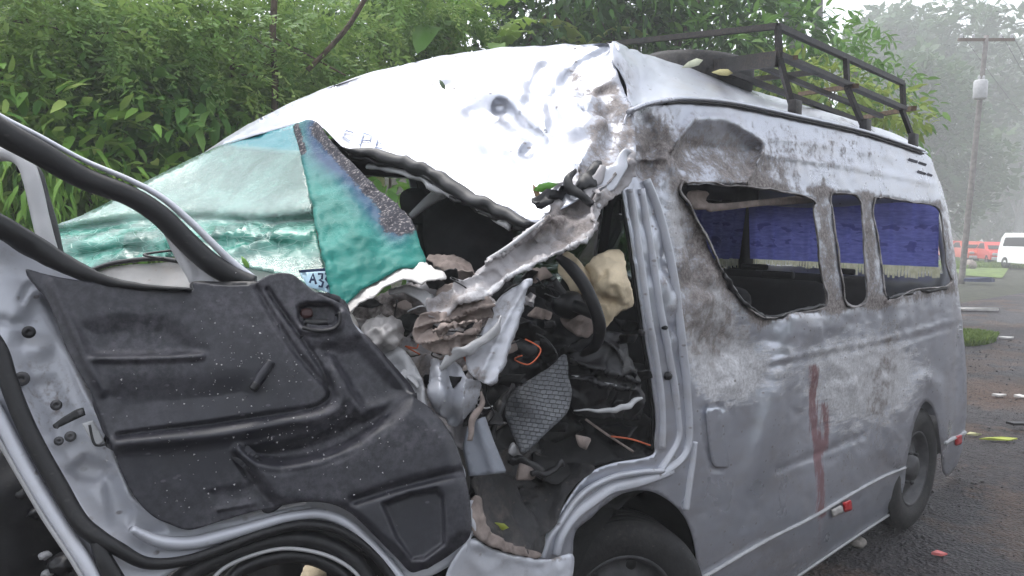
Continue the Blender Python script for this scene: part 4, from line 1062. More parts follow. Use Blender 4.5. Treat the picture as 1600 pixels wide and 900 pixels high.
# rear-edge and bottom flanges: bright rolled metal, then the seal, then the outer skin's lip
sweep('edge_seal', dr([(-20, 520), (0, 552), (14, 598), (34, 650), (58, 700), (92, 760), (122, 812), (150, 838), (185, 858), (230, 880), (290, 876), (350, 856), (410, 834), (470, 820), (520, 825), (560, 845), (590, 872), (614, 905)], -.030),
      [.018] * 6 + [.018, .018, .015, .013, .012, .012, .012, .012, .012, .012, .012, .012], .014, MT['rubber'], door, sides=10)
sweep('rolled_edge', dr([(205, 826), (250, 846), (300, 848), (350, 836), (400, 822), (450, 808), (500, 803), (540, 816), (575, 845), (605, 876), (628, 905)], -.022), [.008, .014, .016, .016, .014, .013, .013, .013, .012, .012, .012], .02, MT['jamb'], door, sides=10)
sweep('outer_lip', dr([(-30, 600), (0, 655), (30, 712), (60, 765), (100, 828), (140, 890), (160, 930)], -.018), .014, .012, MT['jamb'], door, sides=8)
sweep('outer_lip', dr([(-30, 640), (0, 690), (30, 742), (70, 810), (110, 870), (140, 920)], -.010), .006, .014, MT['greyplastic'], door, sides=8)
sweep('lower_seal', dr([(150, 846), (165, 880), (190, 925)], -.026), [.012, .018, .02], .014, MT['rubber'], door, sides=8)
# wheel-arch liner below the door, seen as nested dark arcs
sweep('arch_liner', dr([(250, 940), (290, 900), (340, 874), (400, 852), (450, 842), (500, 846), (550, 872), (580, 910)], .0), .022, .02, MT['black'], door, sides=8)
sweep('arch_lip', dr([(320, 920), (350, 888), (400, 866), (450, 857), (505, 866), (545, 886), (570, 912)], -.012), .005, .008, MT['greyplastic'], door, sides=8)
sweep('arch_liner', dr([(345, 930), (370, 895), (410, 876), (455, 868), (500, 876), (540, 902), (555, 930)], .015), .018, .03, MT['rubber'], door, sides=8)
blob('arch_debris', U(490, 895, 2.05), (.03, .03, .02), MT['cream'], door, .2, 10, 5, 3)

# the moulded inner trim
TR = TPS([(px, py, DR.depth(np.array([(px, py)], float))[0] - .050) for px, py in ((40, 420), (300, 455), (430, 430), (540, 480), (640, 615), (735, 760), (735, 840), (640, 895), (500, 785), (290, 828), (150, 640), (330, 600), (500, 640))])
trim = [(40, 421), (70, 428), (110, 436), (190, 446), (250, 451), (300, 453), (303, 441), (350, 446), (392, 444), (415, 432), (432, 427), (455, 428), (472, 440), (492, 456), (520, 468), (542, 481), (552, 505), (568, 526), (595, 560),
        (620, 590), (642, 616), (670, 636), (694, 662), (714, 698), (728, 748), (736, 800), (734, 838), (712, 860), (686, 878), (656, 892), (640, 893), (620, 872), (600, 852), (560, 812), (540, 797), (515, 787), (480, 784), (440, 790), (390, 801), (340, 816), (296, 828),
        (262, 818), (238, 806), (218, 786), (202, 762), (186, 728), (174, 696), (160, 655), (147, 622), (128, 590), (112, 560), (98, 530), (86, 496), (72, 466), (54, 442)]
TRIM_REL_ = r_sum(
    r_line([(80, 440), (108, 500), (135, 560), (160, 610)], -.010, 9),
    r_poly([(132, 512), (190, 503), (255, 505), (290, 528), (318, 552), (230, 556), (146, 556)], .013, 20),                            # upper shelf
    r_line([(146, 560), (230, 560), (315, 556)], -.014, 6),
    r_poly([(160, 610), (260, 604), (380, 600), (400, 618), (330, 640), (180, 660)], .012, 30),
    r_line([(184, 681), (250, 672), (320, 664), (400, 652), (462, 643), (500, 634), (516, 618), (510, 590), (480, 540), (440, 485), (418, 452)], .014, 4),
    r_line([(184, 694), (250, 688), (340, 680), (440, 662), (505, 650), (535, 625), (520, 580)], -.016, 11),
    r_poly([(385, 704), (430, 698), (480, 688), (520, 674), (558, 650), (600, 640), (640, 620), (606, 655), (560, 690), (500, 714), (440, 724), (405, 718)], .030, 12),   # map pocket
    r_line([(368, 700), (384, 712), (406, 724), (440, 728), (480, 722), (530, 706), (580, 676), (612, 644), (640, 617)], -.015, 8),   # pocket rim
    r_poly([(372, 704), (402, 727), (440, 734), (530, 712), (600, 668), (645, 624), (700, 680), (728, 760), (735, 830), (660, 890), (600, 850), (540, 795), (440, 788), (424, 780)], -.022, 14),
    r_line([(366, 700), (392, 745), (424, 785)], .010, 8),
    r_line([(555, 782), (620, 762), (690, 744), (728, 736)], .014, 7),
    r_poly([(598, 788), (640, 772), (684, 764), (692, 776), (694, 850), (664, 872), (644, 874), (620, 840)], .020, 5),                # speaker field
    r_poly([(325, 768), (396, 756), (404, 776), (334, 790)], .004, 7), r_line([(340, 796), (395, 787)], -.006, 2.5),
    r_poly([(498, 545), (560, 535), (612, 590), (632, 612), (600, 630), (565, 636), (540, 600)], .022, 16),                             # hollow behind the pull
    r_line([(516, 560), (545, 610), (566, 650)], -.014, 8),
    r_line([(402, 452), (430, 500), (470, 560), (512, 604)], .010, 5),
    r_poly([(466, 480), (480, 474), (518, 476), (529, 486), (524, 508), (478, 512), (468, 500)], .032, 4),                              # handle bowl
    r_line([(472, 516), (505, 518), (530, 510), (534, 488)], -.012, 5))
TRIM_REL = lambda q: 1.2 * TRIM_REL_(q)
sheet('door_trim', trim, TR, MT['trim'], door, step=3.2, thick=.03, relief=TRIM_REL, seed=72)
sheet('speaker_grille', [(602, 790), (640, 775), (682, 767), (689, 778), (690, 848), (662, 868), (646, 870), (622, 838)], lambda p, off: TR(p, np.full(len(p), .012)),
      simple('speaker_cloth', (.055, .050, .052), .9, 0, .35, 30, .6, 260, .003, .6, (.12, .105, .1)), door, step=6, thick=.002)
crumbs('glass_crumbs', door, [(410, 560, 50, 45, 90), (330, 640, 90, 60, 70), (560, 700, 70, 60, 60), (450, 690, 60, 25, 60), (320, 760, 60, 30, 40), (250, 560, 80, 60, 30)], lambda q: TR(q, TRIM_REL(q) - .003), 4, MT['crumb'])
hnd = sweep('door_handle', dr([(476, 503), (492, 505), (512, 504)], -.036), [.008, .010, .008], .008, MT['black'], door)
sweep('handle_bezel', dr([(472, 512), (495, 517), (518, 515), (530, 505), (531, 488)], -.062), .005, .006, MT['black'], door)
sheet('lock_rod', [(471, 484), (486, 482), (488, 494), (472, 496)], lambda p, off: TR(p, np.full(len(p), .020)), simple('dark_red_plastic', (.04, .012, .012), .5), door, step=4, thick=.01)
sweep('pull_clip', dr([(399, 602), (411, 583), (424, 565)], -.066), [.011, .013, .012], .012, MT['trim'], door, sides=8)
sweep('pull_clip_tip', dr([(394, 609), (401, 599)], -.072), .010, .010, MT['black'], door, smooth_path=False)
# belt-line rubber and the bare window frame
sweep('belt_seal', dr([(-40, 326), (0, 353), (50, 383), (98, 411), (150, 434), (210, 447), (300, 453)], -.055), [.022, .024, .026, .022, .015, .009, .005], .016, MT['rubber'], door, sides=8, crumple=((.002, 30),))
fr = [(-60, 165, 1.70), (0, 205, 1.74), (60, 238, 1.78), (130, 278, 1.83), (200, 305, 1.87), (248, 335, 1.90), (290, 376, 1.93), (325, 408, 1.95), (360, 430, 1.97), (398, 442, 1.98)]
sweep('window_frame', pp(fr), [.031, .030, .029, .027, .025, .026, .027, .027, .026, .018], .022, MT['rubber'], door, sides=12)
sweep('window_frame_edge', pp([(-60, 142, 1.71), (0, 181, 1.75), (60, 212, 1.79), (130, 250, 1.84), (200, 280, 1.88), (252, 308, 1.91), (296, 345, 1.94), (330, 378, 1.96), (365, 412, 1.98), (396, 434, 1.99)]),
      [.006, .006, .006, .006, .007, .008, .009, .009, .010, .008], .012, MT['jamb'], door, sides=8)
sheet('corner_trim', [(212, 312), (232, 322), (262, 352), (296, 392), (330, 432), (344, 444), (302, 446), (290, 430), (272, 400), (256, 366), (240, 338)], TPS([(212, 312, 1.92), (262, 352, 1.95), (344, 444, 2.0), (290, 430, 2.0)]), MT['greyplastic'], door, step=5, thick=.015,
      relief=r_line([(230, 320), (275, 380), (300, 430)], -.012, 9))
sheet('corner_cover', [(300, 440), (345, 440), (398, 440), (410, 448), (380, 462), (340, 462), (302, 458)], TPS([(300, 440, 1.94), (398, 440, 1.95), (340, 462, 1.93)]), MT['black'], door, step=6, thick=.02)
# latch side: slot, striker plate, screws, grommet
LS = lambda o: (lambda p, off: DR(p, np.full(len(p), o)))
sheet('latch_slot', [(82, 664), (98, 652), (118, 640), (130, 636), (134, 648), (112, 658), (96, 666), (84, 670)], LS(-.016), MT['rubber'], door, step=4, thick=.004, curved=False)
sheet('latch_claw', [(121, 642), (130, 639), (132, 647), (123, 650)], LS(-.026), MT['steel'], door, step=4, thick=.006, curved=False)
sheet('latch_plate', [(128, 662), (146, 656), (164, 690), (148, 698)], LS(-.022), MT['greyplastic'], door, step=4, thick=.008, curved=False)
sweep('latch_plate_gap', dr([(140, 664), (148, 694), (166, 694)], -.034), .0028, .003, MT['rubber'], door)
for x, y, r in ((88, 633, .012), (110, 682, .012), (92, 689, .010), (45, 519, .014), (34, 592, .016)):
    P = dr([(x, y)], -.008)[0]; v = CAM - P
    b = lathe('screw', [(0, .001), (r * .3, .001), (r * .32, .003), (r * .7, .003), (r * .78, .0015), (r * .95, .001), (r, -.002), (r * 1.02, -.012)], P, tuple(v), MT['steel'] if y != 519 else MT['rubber'], door, 18)
# mirror arm beyond the door frame
sweep('mirror_arm', pp([(-40, 246, 2.10), (0, 240, 2.08), (22, 242, 2.07), (40, 256, 2.06), (52, 290, 2.05), (62, 335, 2.04), (72, 375, 2.03), (80, 402, 2.03)]), .021, .02, MT['greyplastic'], door, sides=12)
sweep('mirror_arm', pp([(30, 262, 2.16), (55, 268, 2.16), (68, 310, 2.15), (80, 350, 2.14), (90, 398, 2.13)]), .016, .016, MT['black'], door, sides=10)
# smashed front bumper and grille below the door, dark
blob('bumper_fragment', U(10, 830, 2.0), (.16, .12, .22), MT['black'], van, .15, 6, 81, 4)
blob('bumper_fragment', U(90, 905, 2.1), (.2, .15, .08), MT['floormat'], van, .35, 12, 82, 4)
for k, (x, y, r) in enumerate(((70, 868, .012), (60, 800, .02), (36, 770, .02), (74, 896, .012), (100, 880, .03), (30, 890, .02))):
    blob('broken_fitting', U(x, y, 1.95), (r, r, r * .7), MT['greyplastic' if k in (0, 3) else 'black'], van, .3, 12, 90 + k, 3)

# ================================================================== roof rack
rack = empty('roof_rack', (0, 0, 0)); rack.parent = van
A_, B_, C_ = (1215, 41, 3.56), (1322, 92, 4.05), (1410, 130, 4.62)
def bar(name, a, b, rw, rt=None, mat='rack', sides=4, n=1):
    return sweep(name, pp([a, b]), rw, rt or rw, MT[mat], rack, smooth_path=False, sides=sides, up=(0, 0, 1))
bar('top_rail', A_, C_, .014); bar('top_rail', A_, (950, 69, 4.75), .014)
bar('lower_rail', (1216, 86, 3.58), (1412, 170, 4.64), .022, .012)
bar('lower_rail', (1216, 92, 3.58), (1000, 118, 4.75), .014, .036)
bar('inner_rail', (1130, 110, 4.0), (1345, 190, 5.0), .014); bar('inner_rail', (1180, 100, 3.8), (1378, 182, 4.8), .012)
for q in ((A_, (1218, 92, 3.58)), ((1218, 92, 3.58), (1241, 178, 3.62)), (B_, (1324, 140, 4.08)), ((1324, 138, 4.08), (1352, 204, 4.16)), (C_, (1412, 172, 4.64)), ((1408, 168, 4.62), (1428, 222, 4.72))):
    bar('rack_post', q[0], q[1], .012)
for x, y, d in ((1242, 170, 3.6), (1352, 198, 4.15), (1427, 219, 4.70)):
    p = U(x, y, d); box('foot_clamp', p - [.035, .02, .05], p + [.035, .02, .04], MT['rack'], rack, .006)
bar('cross_bar', (1338, 134, 4.06), (1250, 147, 4.9), .014, .012, 'wood'); bar('cross_bar', (1428, 169, 4.66), (1352, 183, 5.5), .016, .014, 'wood')
bar('cross_bar', (1276, 112, 3.85), (1130, 130, 4.9), .012, .014)
bar('cross_bar', (1245, 90, 3.65), (1216, 92, 3.62), .01, .01, 'wood')
# spare tyre lying in the rack
sp = empty('spare_tyre', tuple(U(1085, 122, 4.35)), 'black spare tyre lying flat on the roof rack, its curved top showing above the roof', 'tyre')
sc = U(1085, 122, 4.35)
prof = [(.19, .08), (.24, .10), (.29, .09), (.32, .06), (.325, 0), (.32, -.06), (.29, -.09), (.24, -.10), (.19, -.08)]
adopt(lathe('tyre', prof, sc, (0.05, -.05, 1), MT['tyre'], None, 60), sp)
adopt(lathe('rim', [(.19, .06), (.17, .02), (.12, .0), (0, .01)], sc, (0.05, -.05, 1), MT['steel'], None, 40), sp)

# ================================================================== ground, road, verge
def grid_sheet(name, x0, x1, y0, y1, nx, ny, zf, mat, kind='structure'):
    xs = np.linspace(x0, x1, nx) if not hasattr(x0, '__len__') else x0
    ys = np.linspace(y0, y1, ny)
    X, Y = np.meshgrid(xs, ys, indexing='ij')
    V = np.c_[X.ravel(), Y.ravel(), zf(X.ravel(), Y.ravel())]
    i, j = np.meshgrid(np.arange(nx - 1), np.arange(ny - 1), indexing='ij')
    a = (i * ny + j).ravel()
    me = mesh_np(name, V, np.c_[a, a + ny, a + ny + 1, a + 1])
    o = link(name, me, mat); o['kind'] = kind
    return o
gt = NT('wet_gravel_ground')
n1 = gt.noise(.5, 5); n2 = gt.noise(9, 9, .7); n3 = gt.voro(45); n4 = gt.noise(2.2, 6, .65)
gc = gt.mix(gt.ramp(n2, .3, .7), (.030, .027, .031), (.080, .070, .076))
gc = gt.mix(gt.math('MULTIPLY', gt.ramp(gt.noise(.9, 6, .65), .50, .60), .8), gc, gt.mix(gt.ramp(n2, .3, .7), (.075, .045, .034), (.150, .092, .064)))
pe = UZ(1575, 612, 0.0)
vd = gt.n('ShaderNodeVectorMath', operation='DISTANCE'); gt.l(gt.mapped((1, 1, 1)), vd.inputs[0]); vd.inputs[1].default_value = tuple(pe)
em = gt.math('MULTIPLY', gt.ramp(gt.math('MULTIPLY_ADD', gt.noise(1.6, 6, .7), 2.0, vd.outputs['Value']), 2.3, 1.5), .9)
gc = gt.mix(em, gc, gt.mix(gt.ramp(n2, .3, .7), (.085, .048, .034), (.17, .10, .066)))
gc = gt.mix(gt.ramp(n3, .18, .08, 0, .5), gc, (.22, .20, .195))
gc = gt.mix(gt.math('MULTIPLY', gt.ramp(gt.noise(38, 3), .60, .66), .55), gc, (.025, .022, .022))
gh = gt.math('ADD', gt.math('MULTIPLY', n2, 1.2), gt.math('MULTIPLY', n3, .6))
MT['ground'] = gt.done(gt.bsdf(gc, gt.ramp(n1, .35, .65, .75, .5), 0, gt.bump(gh, 1.0, .09), .4))
soil = simple('damp_leaf_litter', (.030, .032, .018), .95, 0, .5, 3, .6, 9, .05)
def gz(x, y):
    b = np.clip((y - 5.5) / 9.0, 0, 1.4); lf = 1 / (1 + np.exp((x - 13) / 2.2))
    z = 3.4 * b * b * lf
    return z
grid_sheet('ground', -200, 260, -200, 260, 60, 60, lambda x, y: 0 * x - .03, soil)
grid_sheet('gravel_yard', -14, 46, -14, 5.2, 140, 60, lambda x, y: np.array([.012 * noise.noise(Vector((a * 1.3, b * 1.3, 0))) for a, b in zip(x, y)]) - .008, MT['ground'])
grid_sheet('hillside', -30, 16, 5.0, 22, 60, 30, lambda x, y: gz(x, y) + np.array([.25 * noise.noise(Vector((a * .5, b * .5, 3))) for a, b in zip(x, y)]) * np.clip((y - 5) / 2, 0, 1) - .02, soil)
asph = simple('pale_wet_asphalt', (.16, .16, .165), .5, 0, .2, 2, .3, 40, .01)
grid_sheet('road', 24, 140, -12, -2.2, 40, 12, lambda x, y: 0 * x + .012, asph)

gv = [UZ(x, y, .02) for x, y in ((1470, 396), (1590, 397), (1578, 416), (1566, 434), (1500, 430))]
me = bpy.data.meshes.new('grass_verge'); me.from_pydata([tuple(v) for v in gv], [], [(0, 1, 2, 3, 4)]); me.update()
link('grass_verge', me, simple('verge_turf', (.10, .15, .03), .9, 0, .4, 2, .5, 8, .05), None, False)['kind'] = 'structure'
# loose stones, and the earth heaved up behind the van: countless, one object
def stones(name, boxes, mat, seed):
    rg = np.random.default_rng(seed)
    base = np.array([(1, 0, 0), (-1, 0, 0), (0, 1, 0), (0, -1, 0), (0, 0, 1), (0, 0, -1)], float)
    tri = np.array([(0, 2, 4), (2, 1, 4), (1, 3, 4), (3, 0, 4), (2, 0, 5), (1, 2, 5), (3, 1, 5), (0, 3, 5)])
    Vs, Fs = [], []; k = 0
    for (x0, x1, y0, y1, n, s0, s1) in boxes:
        for _ in range(n):
            s = s0 * (s1 / s0) ** (rg.random() ** 2.2)
            v = base * rg.uniform(.5, 1.1, (6, 1)) * s * np.array([1, 1, .6])
            a = rg.uniform(0, 6.3); c, sn = math.cos(a), math.sin(a)
            v = v @ np.array([[c, sn, 0], [-sn, c, 0], [0, 0, 1]])
            Vs.append(v + np.array([rg.uniform(x0, x1), rg.uniform(y0, y1), s * .15])); Fs.append(tri + k); k += 6
    o = link(name, mesh_np(name, np.vstack(Vs), np.vstack(Fs)), mat, None, False); o['kind'] = 'stuff'; return o
stones('loose_stones', [(1.0, 8, -2.2, 1.4, 5200, .004, .015), (4, 14, -4.5, 2.5, 3200, .006, .026), (-3, 1, -1.2, 2.2, 900, .006, .03)],
       simple('grey_stones', (.075, .068, .07), .8, 0, .5, 25, .3, 40, .006), 5)

# grass along the verge: countless blades
def grass(name, patches, mat, seed):
    rg = np.random.default_rng(seed); Vs = []; Fs = []; R = []; k = 0
    for (cx, cy, rx, ry, n, h) in patches:
        a = rg.uniform(0, 2 * math.pi, n); q = np.sqrt(rg.random(n))
        x = cx + rx * q * np.cos(a); y = cy + ry * q * np.sin(a)
        hh = h * rg.uniform(.4, 1.2, n); th = rg.uniform(0, 2 * math.pi, n); w = hh * .06 + .004
        lx, ly = np.cos(th) * hh * .5, np.sin(th) * hh * .5
        b0 = np.c_[x - w * np.sin(th), y + w * np.cos(th), 0 * x - .01]; b1 = np.c_[x + w * np.sin(th), y - w * np.cos(th), 0 * x - .01]
        m0 = np.c_[x + lx * .4, y + ly * .4, hh * .7] + (b0 - b1) * .3; tp = np.c_[x + lx, y + ly, hh]
        V = np.stack([b0, b1, m0, tp], 1).reshape(-1, 3); Vs.append(V)
        i = np.arange(n)[:, None] * 4 + k
        Fs.append(np.vstack([np.hstack([i, i + 1, i + 2]), np.hstack([i + 1, i + 3, i + 2])])); R.append(np.repeat(rg.random(n), 4)); k += 4 * n
    me = mesh_np(name, np.vstack(Vs), np.vstack(Fs)); set_attr(me, 'rnd', np.concatenate(R))
    o = link(name, me, mat, None, False); o['kind'] = 'stuff'; return o
gmat = leaf_mat('verge_grass_leaf', (.075, .14, .022), (.14, .23, .035), (.25, .32, .07))
p1 = UZ(1530, 540, 0.0); p2 = UZ(1545, 415, 0); p3 = UZ(1500, 418, 0)
grass('grass', [(p1[0] + .5, p1[1] + .35, .9, .38, 5200, .13), (p2[0], p2[1], 5.5, 2.6, 14000, .22), (p3[0] - 2, p3[1] + 3, 6, 4, 9000, .25), (6.5, 4.4, 5, 1.2, 9000, .25), (-3, 4.6, 4, 1.0, 5000, .25)], gmat, 6)

# ================================================================== plants
def leaf_tpl(kind):
    if kind == 'broad':
        V = np.array([(0, 0, 0), (-.17, .28, .05), (.17, .28, .05), (0, .32, -.01), (-.15, .68, .0), (.15, .68, .0), (0, .7, -.05), (0, 1.06, -.20)])
        Fc = np.array([(0, 3, 1), (0, 2, 3), (1, 3, 6), (1, 6, 4), (3, 2, 5), (3, 5, 6), (4, 6, 7), (6, 5, 7)])
    elif kind == 'long':
        V = np.array([(0, 0, 0), (-.07, .3, .06), (.07, .3, .06), (0, .32, .02), (-.065, .7, -.08), (.065, .7, -.08), (0, .7, -.11), (0, 1.1, -.42)])
        Fc = np.array([(0, 3, 1), (0, 2, 3), (1, 3, 6), (1, 6, 4), (3, 2, 5), (3, 5, 6), (4, 6, 7), (6, 5, 7)])
    elif kind == 'frond':
        Vl, Fl = [], []; k = 0
        for i in range(8):
            t = (i + .6) / 8; y = t; z = -.32 * t * t; l = .30 * math.sin(math.pi * (.18 + .75 * t)); w = .048
            for s in (-1, 1):
                b = np.array([0, y, z])
                Vl += [b, b + np.array([s * l * .5, w + .05 * l, .012]), b + np.array([s * l, .10 * l, -.05]), b + np.array([s * l * .5, -w + .05 * l, .012])]
                Fl.append((k, k + 1, k + 2)); Fl.append((k, k + 2, k + 3)); k += 4
        V = np.array(Vl); Fc = np.array(Fl)
    elif kind == 'spray':           # fine foliage: a thin twig set with small leaves at all angles
        rg = np.random.default_rng(8); Vl, Fl = [], []; k = 0
        for i in range(16):
            t = (i + .5) / 16; b = np.array([.05 * math.sin(t * 5), t, -.25 * t * t]); a = rg.uniform(-1, 1) * 1.5 + (math.pi if i % 2 else 0)
            l = rg.uniform(.13, .26); d = np.array([math.cos(a) * .9, .55, rg.uniform(-.5, .35)]); d /= np.linalg.norm(d); s = np.cross(d, [0, 0, 1.0]) * l * .2
            Vl += [b, b + d * l * .5 + s, b + d * l, b + d * l * .5 - s]; Fl += [(k, k + 1, k + 2), (k, k + 2, k + 3)]; k += 4
        V = np.array(Vl); Fc = np.array(Fl)
    elif kind == 'clump':           # far foliage: a spray of a few leaves
        rg = np.random.default_rng(3); Vl, Fl = [], []; k = 0
        for i in range(6):
            a = rg.uniform(0, 6.28); d = np.array([math.cos(a), math.sin(a), rg.uniform(-.3, .5)]); s = np.array([-d[1], d[0], 0]) * .22
            b = rg.uniform(-.25, .25, 3)
            Vl += [b, b + d * .5 + s, b + d, b + d * .5 - s]; Fl += [(k, k + 1, k + 2), (k, k + 2, k + 3)]; k += 4
        V = np.array(Vl); Fc = np.array(Fl)
    return V, Fc

def leaves(name, P, D, S, tpl, mat, parent, seed=0, roll=.8):
    """copies of one leaf at points P, pointing along D, of size S; one crown mesh"""
    rg = np.random.default_rng(seed); V0, F0 = leaf_tpl(tpl); n = len(P)
    D = D / (np.linalg.norm(D, axis=1)[:, None] + 1e-9)
    up = np.tile([0, 0, 1.0], (n, 1)) + rg.normal(0, roll * .5, (n, 3))
    X = np.cross(D, up); X /= np.linalg.norm(X, axis=1)[:, None] + 1e-9
    Zv = np.cross(X, D)
    W = P[:, None] + S[:, None, None] * (V0[None, :, 0:1] * X[:, None] + V0[None, :, 1:2] * D[:, None] + V0[None, :, 2:3] * Zv[:, None])
    k = len(V0)
    Fc = (F0[None] + (np.arange(n) * k)[:, None, None]).reshape(-1, 3)
    me = mesh_np(name, W.reshape(-1, 3), Fc)
    set_attr(me, 'rnd', np.repeat(np.clip(rg.normal(.45, .25, n), 0, 1), k))
    o = link(name, me, mat, None, False)
    return adopt(o, parent)

def crown_points(blobs, n, seed, shell=.6, gap=-.22, gs=1.7):
    rg = np.random.default_rng(seed); b = np.array(blobs, float)
    vol = b[:, 3] * b[:, 4] * b[:, 5]; i = rg.choice(len(b), n, p=vol ** .75 / (vol ** .75).sum())
    d = rg.normal(size=(n, 3)); d /= np.linalg.norm(d, axis=1)[:, None]
    r = rg.random(n) ** (1 / 3); r = shell + (1 - shell) * r * rg.choice([1.0, 1.12], n)
    r = np.where(rg.random(n) < .25, rg.random(n), r)
    P = b[i, :3] + d * r[:, None] * b[i, 3:6]
    # gaps: drop what falls into noise hollows
    keep = np.array([noise.noise(Vector(p) * gs / max(b[:, 3].mean(), .3)) for p in P]) > gap
    return P[keep], d[keep]

BARK = simple('brown_bark', (.075, .052, .038), .9, 0, .4, 14, .6, 30, .02)
GBARK = simple('grey_bark', (.17, .165, .16), .9, 0, .3, 8, .6, 20, .02)
LM = {
 'feather': leaf_mat('feathery_leaf', (.085, .18, .045), (.20, .345, .085), (.42, .54, .17)),
 'hedge': leaf_mat('hedge_leaf', (.06, .17, .028), (.21, .40, .065), (.54, .64, .19)),
 'dark': leaf_mat('shade_dark_leaf', (.020, .060, .016), (.052, .125, .034), (.12, .22, .06)),  # shade of the backdrop trees put into the leaf colour
 'banana': leaf_mat('banana_leaf', (.055, .15, .020), (.11, .26, .04), (.26, .38, .08), .45, .35),
 'mid': leaf_mat('mid_leaf', (.055, .155, .030), (.12, .26, .055), (.24, .40, .10)),
 'lime': leaf_mat('lime_leaf', (.14, .22, .03), (.24, .33, .06), (.38, .45, .12)),
 'far': leaf_mat('far_leaf', (.035, .082, .028), (.06, .125, .042), (.11, .18, .065)),
}
def plant(name, label, cat, base, blobs, n, size, tpl, lm, trunk=None, seed=0, group=None, shell=.6, droop=.35, bark=None, limbs=5, bend=.2):
    """one plant: trunk, limbs and a crown of single leaves; blobs (x,y,z,rx,ry,rz)"""
    base = np.array(base, float)
    t = empty(name, tuple(base), label, cat, group)
    rg = np.random.default_rng(seed + 5)
    b = np.array(blobs, float); cc = b[:, :3].mean(0)
    if trunk:
        r = trunk; mid = base * .45 + cc * .55 + rg.normal(0, bend, 3) * [1, 1, 0]
        adopt(sweep('trunk', [base - [0, 0, .2], base * .7 + mid * .3, mid, cc], [r * 1.15, r, r * .8, r * .45], [r * 1.15, r, r * .8, r * .45], bark or BARK, None, sides=9), t)
        for k in range(min(limbs, max(len(b), 3))):
            e = b[k % len(b), :3] + rg.normal(0, .35, 3) * b[k % len(b), 3:6]; q = rg.uniform(.25, .8)
            s = base * (1 - q) + mid * q if q < .6 else mid * .6 + cc * .4
            m_ = (s + e) / 2 + [0, 0, .12 * np.linalg.norm(e - s)]
            adopt(sweep('limb', [s, m_, e], [r * .5, r * .32, r * .10], [r * .5, r * .32, r * .10], bark or BARK, None, sides=6), t)
    P, d = crown_points(blobs, n, seed, shell, *((-.02, 2.6) if tpl == 'spray' else (-.22, 1.7)))
    D = d * .8 + rg.normal(0, .55, d.shape) - [0, 0, droop]
    leaves('crown', P, D, size * rg.uniform(.6, 1.3, len(P)), tpl, LM[lm], t, seed)
    return t
def B(px, py, d, rx, ry=None, rz=None):
    p = U(px, py, d); return (*p, rx, ry or rx, rz or rx)
def gbase(px, d):
    p = U(px, 372, d); return (p[0], p[1], float(gz(np.array([p[0]]), np.array([p[1]]))[0]))

GT = 'trees and shrubs on the bank behind the van'
# dense understorey filling the bank, its shade put into the dark leaf colour
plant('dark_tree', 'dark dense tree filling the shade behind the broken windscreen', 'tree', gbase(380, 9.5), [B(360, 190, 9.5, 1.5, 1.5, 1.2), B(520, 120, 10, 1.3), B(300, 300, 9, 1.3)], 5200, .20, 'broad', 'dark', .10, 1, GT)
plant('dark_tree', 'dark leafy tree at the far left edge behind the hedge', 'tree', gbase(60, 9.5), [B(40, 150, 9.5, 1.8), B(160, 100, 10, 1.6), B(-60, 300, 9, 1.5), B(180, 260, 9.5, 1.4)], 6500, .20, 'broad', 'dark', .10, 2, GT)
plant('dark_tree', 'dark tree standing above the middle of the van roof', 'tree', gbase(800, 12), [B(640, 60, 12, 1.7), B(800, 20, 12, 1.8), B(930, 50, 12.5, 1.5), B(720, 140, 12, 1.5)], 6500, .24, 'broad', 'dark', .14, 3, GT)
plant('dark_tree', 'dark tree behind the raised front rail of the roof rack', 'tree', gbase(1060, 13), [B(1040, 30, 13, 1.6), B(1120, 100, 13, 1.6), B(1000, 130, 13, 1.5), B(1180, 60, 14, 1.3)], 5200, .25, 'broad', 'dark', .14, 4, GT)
# feathery trees hanging over from the left
ft1 = plant('feathery_tree', 'pale green feathery tree with a thin trunk showing left of the windscreen top', 'tree', gbase(428, 7.6),
      [B(330, 70, 7.4, 1.1, 1.1, .5), B(250, 130, 7.0, 1.0, 1.0, .4), B(440, 60, 7.6, .9, .9, .5), B(360, 150, 7.2, .8, .8, .35), B(480, 120, 7.8, .7, .7, .35), B(300, 10, 7.2, 1.1, 1.1, .5)], 3300, .38, 'spray', 'feather', .05, 11, GT, .45, .45, None, 8)
ft2 = plant('feathery_tree', 'feathery tree with arching twigs in the top left corner', 'tree', gbase(-20, 7),
      [B(60, 60, 6.6, 1.1, 1.1, .5), B(150, 30, 6.8, 1.0, 1.0, .45), B(20, 140, 6.5, .9, .9, .4), B(140, 120, 6.6, .8, .8, .35), B(210, 60, 6.8, .8, .8, .4)], 3200, .38, 'spray', 'feather', .05, 12, GT, .45, .45, None, 8)
plant('feathery_tree', 'feathery tree whose sprays hang over the front slope of the roof', 'tree', gbase(620, 9),
      [B(560, 20, 8.6, .9, .9, .4), B(640, 20, 9, .9, .9, .4), B(520, 90, 8.8, .7, .7, .3), B(440, 170, 8.4, .5, .5, .25)], 2100, .38, 'spray', 'feather', .045, 13, GT, .45, .4, None, 7)
